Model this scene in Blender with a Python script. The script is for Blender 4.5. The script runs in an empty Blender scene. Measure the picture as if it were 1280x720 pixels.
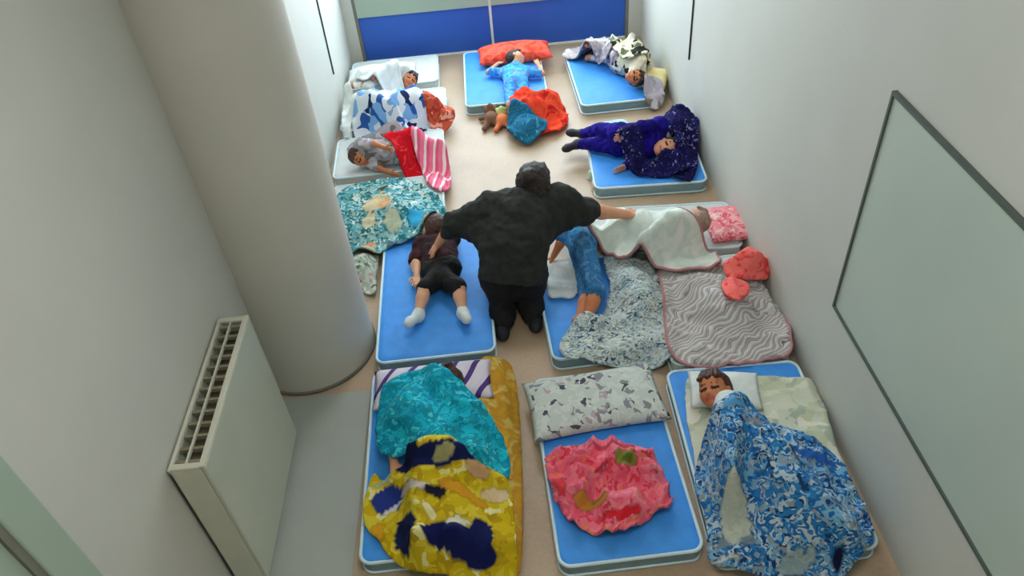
import bpy, bmesh, math, random
import numpy as np
from mathutils import Vector, Matrix, noise
from mathutils.bvhtree import BVHTree
from mathutils.geometry import delaunay_2d_cdt

random.seed(7)
S = bpy.context.scene
C = S.collection

# ------------------------------------------------------------------ camera
CAM_H = 3.0
FPX, PITCH, ROLL, YAW = 941.0, math.radians(41.0), math.radians(-5.57), math.radians(0.06)
_F = Vector((math.sin(YAW)*math.cos(PITCH), math.cos(YAW)*math.cos(PITCH), -math.sin(PITCH)))
_R0 = Vector((math.cos(YAW), -math.sin(YAW), 0)); _U0 = _R0.cross(_F)
_R = _R0*math.cos(ROLL) + _U0*math.sin(ROLL); _U = _R.cross(_F)
cd = bpy.data.cameras.new('ceiling_camera'); cam = bpy.data.objects.new('ceiling_camera', cd); C.objects.link(cam)
cd.sensor_width = 36.0; cd.lens = FPX/1280*36.0; cd.clip_start = 0.02
cam.matrix_world = Matrix(((_R.x, _U.x, -_F.x, 0), (_R.y, _U.y, -_F.y, 0), (_R.z, _U.z, -_F.z, CAM_H), (0, 0, 0, 1)))
S.camera = cam

# ------------------------------------------------------------------ sky, daylight, exposure
S.view_settings.view_transform = 'Standard'; S.view_settings.look = 'None'
S.view_settings.gamma = 1.0; S.view_settings.exposure = 0.42; S.view_settings.use_curve_mapping = False
W = bpy.data.worlds.new('sky'); S.world = W; W.use_nodes = True
bg = W.node_tree.nodes['Background']; bg.inputs[0].default_value = (0.80, 0.90, 1.0, 1); bg.inputs[1].default_value = 8.5
pl = bpy.data.lights.new('window_daylight', 'AREA'); pl.shape = 'RECTANGLE'; pl.size = 2.4; pl.size_y = 1.9; pl.energy = 1
pl.cycles.is_portal = True
po = bpy.data.objects.new('window_daylight', pl); C.objects.link(po)
po.location = (0.07, 7.02, 1.5); po.rotation_euler = (math.radians(-90), 0, 0)
FILL_LAMP = 16.0  # glow strength of the added ceiling fill lamps

def G(x, y, z=0.0):
    """point at height z seen at pixel (x, y)"""
    d = _F*FPX + _R*(x-640) - _U*(y-360)
    return Vector((0, 0, CAM_H)) + d*((z-CAM_H)/d.z)

# ------------------------------------------------------------------ materials
def lin(c):
    if isinstance(c, str): c = tuple(int(c[i:i+2], 16) for i in (0, 2, 4))
    o = []
    for v in c[:3]:
        v /= 255.0
        o.append(v/12.92 if v <= 0.04045 else ((v+0.055)/1.055)**2.4)
    return (o[0], o[1], o[2], 1.0)

def base_mat(name, rough=0.8):
    m = bpy.data.materials.new(name); m.use_nodes = True
    nt = m.node_tree; b = nt.nodes['Principled BSDF']; b.inputs['Roughness'].default_value = rough
    return m, nt, b

def plain(name, col, rough=0.7, var=0.06, scale=9.0, bump=0.0, bscale=60.0, metal=0.0, spec=0.4):
    """a colour with faint mottling and a fine relief"""
    m, nt, b = base_mat(name, rough); L = nt.links
    tc = nt.nodes.new('ShaderNodeTexCoord'); n = nt.nodes.new('ShaderNodeTexNoise')
    n.inputs['Scale'].default_value = scale; n.inputs['Detail'].default_value = 4
    L.new(tc.outputs['Object'], n.inputs['Vector'])
    r = nt.nodes.new('ShaderNodeValToRGB'); c = lin(col)
    r.color_ramp.elements[0].position = 0.3; r.color_ramp.elements[1].position = 0.7
    r.color_ramp.elements[0].color = tuple(v*(1-var) for v in c[:3])+(1,)
    r.color_ramp.elements[1].color = tuple(min(1, v*(1+var)) for v in c[:3])+(1,)
    L.new(n.outputs['Fac'], r.inputs[0]); L.new(r.outputs[0], b.inputs['Base Color'])
    b.inputs['Metallic'].default_value = metal; b.inputs['Specular IOR Level'].default_value = spec
    if bump:
        n2 = nt.nodes.new('ShaderNodeTexNoise'); n2.inputs['Scale'].default_value = bscale
        L.new(tc.outputs['Object'], n2.inputs['Vector'])
        bp = nt.nodes.new('ShaderNodeBump'); bp.inputs['Strength'].default_value = bump; bp.inputs['Distance'].default_value = 0.01
        L.new(n2.outputs['Fac'], bp.inputs['Height']); L.new(bp.outputs[0], b.inputs['Normal'])
    return m

def fabric(name, cols, scale=14.0, mode='blotch', stretch=(1, 1, 1), rot=0.0, distort=0.25, rough=0.9, printed=False):
    """printed cloth. cols: [(hex, weight)...]; painted motifs come from the mesh's Print attribute"""
    m, nt, b = base_mat(name, rough); L = nt.links; b.inputs['Specular IOR Level'].default_value = 0.15
    tc = nt.nodes.new('ShaderNodeTexCoord'); mp = nt.nodes.new('ShaderNodeMapping')
    mp.inputs['Scale'].default_value = stretch; mp.inputs['Rotation'].default_value = (0, 0, rot)
    L.new(tc.outputs['Object'], mp.inputs['Vector'])
    nz = nt.nodes.new('ShaderNodeTexNoise'); nz.inputs['Scale'].default_value = scale*0.6; nz.inputs['Detail'].default_value = 1
    L.new(mp.outputs[0], nz.inputs['Vector'])
    mx = nt.nodes.new('ShaderNodeVectorMath'); mx.operation = 'MULTIPLY_ADD'
    L.new(nz.outputs['Color'], mx.inputs[0]); mx.inputs[1].default_value = (distort,)*3; L.new(mp.outputs[0], mx.inputs[2])
    ramp = nt.nodes.new('ShaderNodeValToRGB'); cr = ramp.color_ramp
    cr.interpolation = 'CONSTANT' if mode != 'soft' else 'LINEAR'
    tot = sum(w for _, w in cols); p = 0
    for i, (c, w) in enumerate(cols):
        e = cr.elements[i] if i < 2 else cr.elements.new(0.99)
        e.position = min(p/tot, 1.0); e.color = lin(c); p += w
    if mode == 'stripe':
        t = nt.nodes.new('ShaderNodeTexWave'); t.wave_profile = 'SAW'; t.inputs['Scale'].default_value = scale; t.inputs['Distortion'].default_value = 1.2
        L.new(mx.outputs[0], t.inputs['Vector']); L.new(t.outputs['Fac'], ramp.inputs[0])
    elif mode == 'soft':
        t = nt.nodes.new('ShaderNodeTexNoise'); t.inputs['Scale'].default_value = scale; t.inputs['Detail'].default_value = 3
        L.new(mx.outputs[0], t.inputs['Vector'])
        mr = nt.nodes.new('ShaderNodeMapRange'); mr.inputs[1].default_value = 0.3; mr.inputs[2].default_value = 0.7
        L.new(t.outputs['Fac'], mr.inputs[0]); L.new(mr.outputs[0], ramp.inputs[0])
    else:
        t = nt.nodes.new('ShaderNodeTexVoronoi'); t.inputs['Scale'].default_value = scale
        L.new(mx.outputs[0], t.inputs['Vector'])
        sp = nt.nodes.new('ShaderNodeSeparateColor'); L.new(t.outputs['Color'], sp.inputs[0]); L.new(sp.outputs[0], ramp.inputs[0])
    if printed:
        at = nt.nodes.new('ShaderNodeAttribute'); at.attribute_name = 'Print'
        mix = nt.nodes.new('ShaderNodeMix'); mix.data_type = 'RGBA'
        L.new(at.outputs['Alpha'], mix.inputs[0]); L.new(ramp.outputs[0], mix.inputs[6]); L.new(at.outputs['Color'], mix.inputs[7])
        L.new(mix.outputs[2], b.inputs['Base Color'])
    else: L.new(ramp.outputs[0], b.inputs['Base Color'])
    wv = nt.nodes.new('ShaderNodeTexNoise'); wv.inputs['Scale'].default_value = 90
    L.new(tc.outputs['Object'], wv.inputs['Vector'])
    bp = nt.nodes.new('ShaderNodeBump'); bp.inputs['Strength'].default_value = 0.35; bp.inputs['Distance'].default_value = 0.006
    L.new(wv.outputs['Fac'], bp.inputs['Height']); L.new(bp.outputs[0], b.inputs['Normal'])
    return m

M = {}
M['wall'] = plain('wall_paint', 'c9cac2', 0.75, 0.03, 2.0, 0.05, 40)
M['ceiling'] = plain('ceiling_paint', 'dcdcd8', 0.85, 0.02, 2.0)
M['column'] = plain('column_paint', 'c8c5ba', 0.7, 0.03, 2.5, 0.05, 30)
M['grey_trim'] = plain('grey_trim', '77776c', 0.7)
M['greenish'] = plain('pale_green_paint', 'a3b6a6', 0.45, 0.03, 3.0)
M['white_trim'] = plain('white_gloss_paint', 'dfe2de', 0.4, 0.03)
M['blue_panel'] = plain('blue_panel_paint', '2f5fc0', 0.55, 0.05, 3.0)
M['cable'] = plain('dark_cable', '3c403e', 0.6)
M['board'] = plain('board_surface', 'bccac0', 0.3, 0.03, 2.0)
M['board_frame'] = plain('board_frame', '56605a', 0.5)
M['rad_panel'] = plain('radiator_enamel', 'bcc0ae', 0.4, 0.04, 4.0)
M['rad_edge'] = plain('radiator_edge', 'd0cfbd', 0.45, 0.04)
M['rad_fin'] = plain('radiator_fin', '8c8672', 0.6, 0.15, 30.0)
M['rad_dark'] = plain('radiator_inside', '625b4a', 0.8, 0.2, 20.0)
M['ledge'] = plain('grey_vinyl', 'a6aba4', 0.6, 0.05, 5.0)
M['lamp'] = base_mat('lamp_diffuser')[0]
_b = M['lamp'].node_tree.nodes['Principled BSDF']; _b.inputs['Emission Color'].default_value = (1.0, 0.965, 0.90, 1); _b.inputs['Emission Strength'].default_value = FILL_LAMP

def floor_material():
    m, nt, b = base_mat('vinyl_floor', 0.42); L = nt.links
    tc = nt.nodes.new('ShaderNodeTexCoord')
    n = nt.nodes.new('ShaderNodeTexNoise'); n.inputs['Scale'].default_value = 2.4; n.inputs['Detail'].default_value = 5
    L.new(tc.outputs['Object'], n.inputs['Vector'])
    n2 = nt.nodes.new('ShaderNodeTexNoise'); n2.inputs['Scale'].default_value = 60; n2.inputs['Detail'].default_value = 2
    L.new(tc.outputs['Object'], n2.inputs['Vector'])
    mm = nt.nodes.new('ShaderNodeMix'); mm.inputs[0].default_value = 0.3
    L.new(n.outputs['Fac'], mm.inputs[2]); L.new(n2.outputs['Fac'], mm.inputs[3])
    r = nt.nodes.new('ShaderNodeValToRGB')
    r.color_ramp.elements[0].position = 0.3; r.color_ramp.elements[0].color = lin('ab9176')
    r.color_ramp.elements[1].position = 0.7; r.color_ramp.elements[1].color = lin('c2ab92')
    L.new(mm.outputs[0], r.inputs[0]); L.new(r.outputs[0], b.inputs['Base Color'])
    return m
M['floor'] = floor_material()

def glass_material():
    m, nt, b = base_mat('window_glass'); L = nt.links
    out = nt.nodes['Material Output']
    t = nt.nodes.new('ShaderNodeBsdfTransparent'); t.inputs[0].default_value = (0.93, 0.96, 0.96, 1)
    g = nt.nodes.new('ShaderNodeBsdfGlossy'); g.inputs['Roughness'].default_value = 0.03
    mx = nt.nodes.new('ShaderNodeMixShader'); mx.inputs[0].default_value = 0.08
    L.new(t.outputs[0], mx.inputs[1]); L.new(g.outputs[0], mx.inputs[2]); L.new(mx.outputs[0], out.inputs['Surface'])
    return m
M['glass'] = glass_material()
M['mat_top'] = plain('mattress_blue', '3f97f0', 0.55, 0.08, 14.0, 0.12, 25)
M['mat_white'] = plain('white_mattress_cover', 'cfd4d2', 0.8, 0.05, 10.0, 0.1, 25)
M['mat_side'] = plain('mattress_side', '86a2ab', 0.6, 0.08, 14.0)
M['piping'] = plain('white_piping', 'd4ebf2', 0.5, 0.04)
M['skin'] = plain('skin', 'd79a78', 0.55, 0.05, 12.0)
M['skin_tan'] = plain('skin_tan', 'c87c50', 0.55, 0.05, 12.0)
M['skin_pale'] = plain('skin_pale', 'e3ac8c', 0.55, 0.05, 12.0)
M['lip'] = plain('lip', 'b8594f', 0.5)
M['lash'] = plain('lash', '2e211c', 0.8)
M['hair_black'] = plain('hair_black', '1d1816', 0.5, 0.3, 60.0, 0.5, 120)
M['hair_dark'] = plain('hair_dark', '2e2420', 0.5, 0.3, 60.0, 0.5, 120)
M['hair_brown'] = plain('hair_brown', '4a2c20', 0.5, 0.3, 60.0, 0.5, 120)
M['hair_light'] = plain('hair_light', '9a8172', 0.6, 0.2, 60.0, 0.5, 120)

# ------------------------------------------------------------------ object helpers
def tag(o, label=None, cat=None, group=None, kind=None):
    if label: o['label'] = label
    if cat: o['category'] = cat
    if group: o['group'] = group
    if kind: o['kind'] = kind
    return o

def wloc(o):
    return o.location.copy() if o.parent is None else o.location+wloc(o.parent)

def link_mesh(name, verts, faces, mats, parent=None, origin=None, smooth=True, fmat=None):
    """verts in world metres -> ONE mesh object with its origin at `origin`"""
    o0 = Vector(origin) if origin is not None else Vector((0, 0, 0))
    me = bpy.data.meshes.new(name)
    me.from_pydata([tuple(Vector(v)-o0) for v in verts], [], [tuple(int(i) for i in f) for f in faces])
    if not isinstance(mats, (list, tuple)): mats = [mats]
    for m in mats: me.materials.append(m)
    if fmat is not None: me.polygons.foreach_set('material_index', np.array(fmat, dtype=np.int32))
    me.polygons.foreach_set('use_smooth', [smooth]*len(me.polygons)); me.update()
    o = bpy.data.objects.new(name, me); C.objects.link(o)
    if parent is not None:
        o.parent = parent; o.location = o0 - wloc(parent)
    else: o.location = o0
    return o

def empty(name, loc):
    o = bpy.data.objects.new(name, None); C.objects.link(o); o.location = loc; o.empty_display_size = 0.1
    return o

def box_geo(x0, x1, y0, y1, z0, z1, bev=0.0):
    bm = bmesh.new(); bmesh.ops.create_cube(bm, size=1.0)
    for v in bm.verts:
        v.co = Vector((x0+(v.co.x+.5)*(x1-x0), y0+(v.co.y+.5)*(y1-y0), z0+(v.co.z+.5)*(z1-z0)))
    if bev: bmesh.ops.bevel(bm, geom=bm.edges[:], offset=bev, segments=2, affect='EDGES', profile=0.5)
    bm.verts.index_update()
    vs = [v.co.copy() for v in bm.verts]; fs = [[v.index for v in f.verts] for f in bm.faces]; bm.free()
    return vs, fs

def box(name, b, mat, parent=None, bev=0.0, origin=None):
    vs, fs = box_geo(*b, bev)
    if origin is None: origin = ((b[0]+b[1])/2, (b[2]+b[3])/2, b[4])
    return link_mesh(name, vs, fs, mat, parent, origin, smooth=False)

def merge(parts):
    V, Fc = [], []
    for vs, fs in parts:
        n = len(V); V += list(vs); Fc += [[i+n for i in f] for f in fs]
    return V, Fc

def tube_geo(pts, r, n=8, closed=False):
    V, Fc = [], []; N = len(pts); pts = [Vector(p) for p in pts]
    for i, p in enumerate(pts):
        a = pts[(i-1) % N] if closed or i else pts[0]; b = pts[(i+1) % N] if closed or i < N-1 else pts[-1]
        t = (b-a).normalized(); u = t.cross(Vector((0, 0, 1)))
        if u.length < 1e-3: u = t.cross(Vector((0, 1, 0)))
        u.normalize(); w = u.cross(t)
        rr = r[i] if isinstance(r, (list, tuple)) else r
        for k in range(n):
            a_ = 2*math.pi*k/n; V.append(p+u*math.cos(a_)*rr+w*math.sin(a_)*rr)
    for i in range(N if closed else N-1):
        for k in range(n):
            j = (i+1) % N
            Fc.append([i*n+k, i*n+(k+1) % n, j*n+(k+1) % n, j*n+k])
    if not closed:
        Fc.append(list(range(n))[::-1]); Fc.append([(N-1)*n+k for k in range(n)])
    return V, Fc

OBST = []      # what cloth can lie on
def obstacle(verts, faces):
    a = np.array([tuple(v) for v in verts])
    OBST.append((BVHTree.FromPolygons([tuple(v) for v in verts], [tuple(int(i) for i in f) for f in faces]), a.min(0), a.max(0)))

def surface_z(x, y, skip=0):
    z = 0.0
    for bvh, lo, hi in OBST:
        if lo[0] <= x <= hi[0] and lo[1] <= y <= hi[1] and hi[2] > z:
            h = bvh.ray_cast(Vector((x, y, 2.5)), Vector((0, 0, -1)))
            if h[0] is not None and h[0].z > z: z = h[0].z
    return z

# ------------------------------------------------------------------ room shell
XL, XR, YB, YN, ZC = -1.29, 1.46, 6.91, -0.9, 3.25
T = 0.12
def struct(o): o['kind'] = 'structure'; return o
struct(box('floor', (XL-T, XR+T, YN-T, YB+T, -0.1, 0.0), M['floor']))
struct(box('ceiling', (XL-T, XR+T, YN-T, YB+T, ZC, ZC+0.1), M['ceiling']))
struct(box('wall_left', (XL-T, XL, YN-T, YB+T, 0, ZC), M['wall']))
struct(box('wall_right', (XR, XR+T, YN-T, YB+T, 0, ZC), M['wall']))
struct(box('wall_front', (XL, XR, YN-T, YN, 0, ZC), M['wall']))
# the far wall stands round the glazed doors
WX0, WX1, WZ1 = -1.19, 1.34, 2.45
vs, fs = merge([box_geo(XL, WX0, YB, YB+T, 0, ZC), box_geo(WX1, XR, YB, YB+T, 0, ZC), box_geo(WX0, WX1, YB, YB+T, WZ1, ZC)])
struct(link_mesh('wall_back', vs, fs, M['wall'], None, (0, YB, 0), smooth=False))
wd = struct(empty('window_1', (0.07, YB+0.05, 0)))
# blue lower panels, pale mid rail, panes above
XM = 0.055
for x0, x1 in ((WX0+0.03, XM-0.012), (XM+0.012, WX1-0.03)):
    box('blue_panel', (x0, x1, YB+0.01, YB+0.05, 0.02, 0.435), M['blue_panel'], wd, 0.004)
    box('window_pane', (x0+0.03, x1-0.03, YB+0.045, YB+0.051, 0.66, WZ1-0.06), M['glass'], wd)
    box('mid_rail', (x0, x1, YB-0.012, YB+0.055, 0.435, 0.66), M['greenish'], wd, 0.004)
    box('bottom_rail', (x0, x1, YB-0.006, YB+0.05, 0.0, 0.02), M['white_trim'], wd, 0.004)
    box('top_rail', (x0, x1, YB+0.01, YB+0.06, WZ1-0.06, WZ1), M['white_trim'], wd)
    for xa in (x0, x1-0.03): box('pane_stile', (xa, xa+0.03, YB+0.01, YB+0.06, 0.66, WZ1-0.06), M['white_trim'], wd)
box('meeting_stile', (XM-0.012, XM+0.012, YB-0.004, YB+0.055, 0.0, WZ1), M['white_trim'], wd, 0.003)
box('jamb', (WX0, WX0+0.03, YB, YB+0.07, 0, WZ1), M['grey_trim'], wd)
box('jamb', (WX1-0.03, WX1, YB, YB+0.07, 0, WZ1), M['grey_trim'], wd)

# round column beside the radiator
CX, CY, CR = -1.16, 3.10, 0.35
def lathe_geo(cx, cy, prof, n=72):
    V = [(cx+r*math.cos(2*math.pi*k/n), cy+r*math.sin(2*math.pi*k/n), z) for r, z in prof for k in range(n)]
    Fc = [[i*n+k, i*n+(k+1) % n, (i+1)*n+(k+1) % n, (i+1)*n+k] for i in range(len(prof)-1) for k in range(n)]
    return V, Fc
col = struct(link_mesh('column', *lathe_geo(CX, CY, [(CR, 0), (CR, ZC)]), M['column'], None, (CX, CY, 0)))
link_mesh('base_ring', *lathe_geo(CX, CY, [(CR+0.001, 0.0), (CR+0.008, 0.0), (CR+0.008, 0.018), (CR+0.001, 0.022)]), M['grey_trim'], col, (CX, CY, 0))
# grey vinyl strip on the floor in front of the radiator
struct(box('trim_1', (XL+0.002, -0.80, 0.4, 2.73, 0.0, 0.005), M['ledge']))

# door in the left wall
dr = struct(empty('door_1', (XL, 0.62, 0)))
leaf = box('door_leaf', (XL, XL+0.02, 0.16, 1.06, 0.01, 2.05), M['greenish'], dr)
for y0 in (0.06, 1.06): box('casing', (XL, XL+0.035, y0, y0+0.12, 0, 2.15), M['greenish'], dr, 0.006)
box('casing', (XL, XL+0.035, 0.18, 1.06, 2.05, 2.15), M['greenish'], dr, 0.006)
box('stop_bead', (XL+0.02, XL+0.03, 1.035, 1.06, 0.0, 2.05), M['grey_trim'], dr)
hd = box('handle_plate', (XL+0.02, XL+0.028, 0.24, 0.28, 0.93, 1.13), M['rad_edge'], leaf)
link_mesh('handle', *tube_geo([(XL+0.024, 0.26, 1.04), (XL+0.06, 0.26, 1.04), (XL+0.07, 0.28, 1.04), (XL+0.07, 0.38, 1.04)], 0.008), M['rad_edge'], leaf, (XL+0.02, 0.26, 1.04))

# framed board on the right wall
bd = tag(empty('wall_board', (XR, 1.56, 0.60)), 'large glossy pale green board with a thin dark frame on the right wall', 'board')
by0, by1, bz0, bz1 = 0.70, 2.42, 0.605, 1.635
box('board_sheet', (XR-0.012, XR-0.002, by0, by1, bz0, bz1), M['board'], bd)
for nm, b in (('frame_rail', (XR-0.02, XR-0.001, by0, by1, bz0-0.014, bz0)), ('frame_rail', (XR-0.02, XR-0.001, by0, by1, bz1, bz1+0.014)),
              ('frame_stile', (XR-0.02, XR-0.001, by0-0.012, by0, bz0-0.014, bz1+0.014)), ('frame_stile', (XR-0.02, XR-0.001, by1, by1+0.012, bz0-0.014, bz1+0.014))):
    box(nm, b, M['board_frame'], bd)
# cables running up the walls
def cable(name, pts, r, label):
    V, Fc = tube_geo(pts, r); o = link_mesh(name, V, Fc, M['cable'], None, pts[0]); return tag(o, label, 'cable')
cable('wall_cable', [(XR-0.006, 5.16, 0.55), (XR-0.006, 5.17, 1.2), (XR-0.006, 5.17, 2.4)], 0.0065, 'dark straight cable running up the right wall near the blue door panels')
cable('wall_cable', [(XL+0.006, 5.93, 0.36), (XL+0.006, 5.98, 1.2), (XL+0.006, 6.0, 2.4)], 0.006, 'dark thin cable running up the left wall beyond the column')

# added ceiling lamps that give the room general fill light (out of frame)
for k, (x, y) in enumerate(((0.1, 0.9), (0.1, 4.6))):
    lp = tag(empty('ceiling_lamp', (x, y, ZC)), ['flat square white ceiling lamp above the radiator end of the room', 'flat square white ceiling lamp above the caregiver'][k], 'lamp')
    box('lamp_frame', (x-0.32, x+0.32, y-0.32, y+0.32, ZC-0.04, ZC-0.002), M['white_trim'], lp)
    box('diffuser', (x-0.29, x+0.29, y-0.29, y+0.29, ZC-0.046, ZC-0.04), M['lamp'], lp)

# radiator on the left wall
rx0, rx1, ry0, ry1, rz0, rz1 = XL+0.01, XL+0.145, 1.67, 2.46, 0.05, 0.85
rd = tag(empty('radiator', (XL, (ry0+ry1)/2, 0)), 'cream flat panel radiator with an open top grille on the left wall', 'radiator')
box('front_panel', (rx1-0.015, rx1, ry0, ry1, rz0, rz1-0.004), M['rad_panel'], rd, 0.005)
box('back_panel', (rx0, rx0+0.012, ry0, ry1, rz0, rz1-0.02), M['rad_panel'], rd, 0.003)
for y0 in (ry0, ry1-0.014): box('side_panel', (rx0, rx1-0.015, y0, y0+0.014, rz0, rz1-0.01), M['rad_edge'], rd, 0.003)
gr = link_mesh('top_grille', *merge([box_geo(rx0, rx0+0.014, ry0, ry1, rz1-0.02, rz1, 0.003), box_geo(rx1-0.022, rx1, ry0, ry1, rz1-0.004, rz1+0.008, 0.003),
    box_geo(rx0+0.013, rx1-0.021, ry0, ry0+0.025, rz1-0.01, rz1+0.004, 0.003), box_geo(rx0+0.013, rx1-0.021, ry1-0.025, ry1, rz1-0.01, rz1+0.004, 0.003),
    box_geo(rx0+0.055, rx0+0.062, ry0+0.02, ry1-0.02, rz1-0.018, rz1-0.004)]), M['rad_edge'], rd, ((rx0+rx1)/2, (ry0+ry1)/2, rz1), False)
box('convector', (rx0+0.02, rx1-0.03, ry0+0.03, ry1-0.03, rz0+0.05, rz1-0.07), M['rad_dark'], rd)
fin = None
for k in range(13):
    y = ry0+0.045+k*(ry1-ry0-0.09)/12
    if fin is None: fin = box('grille_slat', (rx0+0.014, rx1-0.022, y-0.006, y+0.006, rz1-0.03, rz1-0.012), M['rad_fin'], gr)
    else:
        f2 = fin.copy(); C.objects.link(f2); f2.parent = gr; f2.location.y = y - wloc(gr).y
for y in (ry0+0.1, ry1-0.1): box('foot', (rx0+0.03, rx0+0.09, y-0.015, y+0.015, 0.006, rz0+0.01), M['rad_edge'], rd)
link_mesh('inlet_pipe', *tube_geo([(rx0+0.05, ry0+0.05, rz0+0.05), (rx0+0.05, ry0+0.05, 0.006)], 0.01), M['rad_edge'], rd, (rx0+0.05, ry0+0.05, 0))

# ------------------------------------------------------------------ mattresses
def rrect(w, l, r, n=6):
    P = []
    for cx, cy, a0 in ((w/2-r, l/2-r, 0), (-w/2+r, l/2-r, 90), (-w/2+r, -l/2+r, 180), (w/2-r, -l/2+r, 270)):
        for k in range(n+1):
            a = math.radians(a0+90*k/n); P.append((cx+r*math.cos(a), cy+r*math.sin(a)))
    return P

MT = 0.09
def mattress(cx, cy, w, l, rot, label, top='mat_top', h=MT):
    root = tag(empty('nap_mattress', (cx, cy, 0)), label, 'mattress', 'nap mattresses on the floor')
    cr, sr = math.cos(math.radians(rot)), math.sin(math.radians(rot))
    def tf(x, y, z): return Vector((cx+x*cr-y*sr, cy+x*sr+y*cr, z))
    prof = [(0.006, 0.004), (0.0, 0.012), (0.0, h-0.016), (0.004, h-0.006), (0.014, h-0.001)]
    V, Fc, fm = [], [], []
    ring = len(rrect(w, l, 0.05))
    for ins, z in prof:
        for x, y in rrect(w-2*ins, l-2*ins, 0.05): V.append(tf(x, y, z))
    for i in range(len(prof)-1):
        for k in range(ring):
            Fc.append([i*ring+k, i*ring+(k+1) % ring, (i+1)*ring+(k+1) % ring, (i+1)*ring+k]); fm.append(1 if i < 2 else 0)
    # gently crowned, quilted top: concentric rings to the centre
    lastz = h-0.001; base = (len(prof)-1)*ring
    steps = [0.93, 0.8, 0.6, 0.35, 0.12]
    for si, s_ in enumerate(steps):
        for x, y in rrect(w-0.028, l-0.028, 0.05):
            V.append(tf(x*s_, y*s_, lastz+0.004*(1-s_*s_)+0.0025*noise.noise(Vector((x*s_*9+cx*7, y*s_*9+cy*5, 0)))))
        nb = len(V)-ring
        for k in range(ring):
            Fc.append([base+k, base+(k+1) % ring, nb+(k+1) % ring, nb+k]); fm.append(0)
        base = nb
    Fc.append([base+k for k in range(ring)]); fm.append(0)
    Fc.append([k for k in range(ring)][::-1]); fm.append(1)
    link_mesh('cover', V, Fc, [M[top], M['mat_side' if top == 'mat_top' else top]], root, (cx, cy, 0), True, fm)
    obstacle(V, Fc)
    for nm, z in (('top_piping', h-0.006), ('bottom_piping', 0.0085)):
        P = [tf(x, y, z) for x, y in rrect(w+0.002, l+0.002, 0.05)]
        link_mesh(nm, *tube_geo(P, 0.0085 if nm[0] == 't' else 0.007, 6, True), M['piping'], root, (cx, cy, 0))
    return root
MATS = {
 'm1': (-0.425, 2.235, 0.67, 1.10, 1.0, 'blue mattress under the turquoise and yellow blankets'),
 'm2': (0.375, 2.10, 0.60, 1.03, 1.5, 'bare blue mattress under the pink crumpled blanket'),
 'm3': (1.07, 2.055, 0.66, 1.04, -1.0, 'blue mattress under the child with the blue patterned blanket'),
 'm4': (-0.452, 3.40, 0.645, 1.10, 1.0, 'blue mattress under the child in black shorts'),
 'm5': (0.475, 3.155, 0.615, 0.80, 2.5, 'blue mattress under the child in jeans'),
 'm6': (1.10, 3.035, 0.62, 0.82, 1.0, 'white covered mattress under the zigzag grey blanket', 'mat_white'),
 'm12': (1.00, 3.79, 0.88, 0.47, -4.0, 'white covered mattress under the white blanket the caregiver reaches over', 'mat_white'),
 'm7': (1.035, 4.56, 0.76, 0.56, -3.0, 'blue mattress under the child in navy clothes'),
 'm8': (1.03, 6.02, 0.66, 1.05, 1.0, 'blue mattress half bare beside the dark dappled blanket'),
 'm9': (0.115, 6.20, 0.68, 1.06, 0.0, 'blue mattress with the coral red pillow'),
 'm10a': (-0.86, 6.47, 0.78, 0.54, 1.0, 'white covered mattress under the white blanket next to the blue door panel', 'mat_white'),
 'm10b': (-0.82, 5.76, 0.84, 0.60, 0.0, 'white covered mattress under the blue and white patterned blanket by the left wall', 'mat_white'),
 'm11a': (-0.82, 5.05, 0.82, 0.56, 2.0, 'white covered mattress under the red and pink striped cloths', 'mat_white'),
 'm11b': (-0.80, 4.36, 0.78, 0.60, 2.0, 'white covered mattress under the teal speckled blanket', 'mat_white'),
}
for k, v in MATS.items(): mattress(*v)

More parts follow.
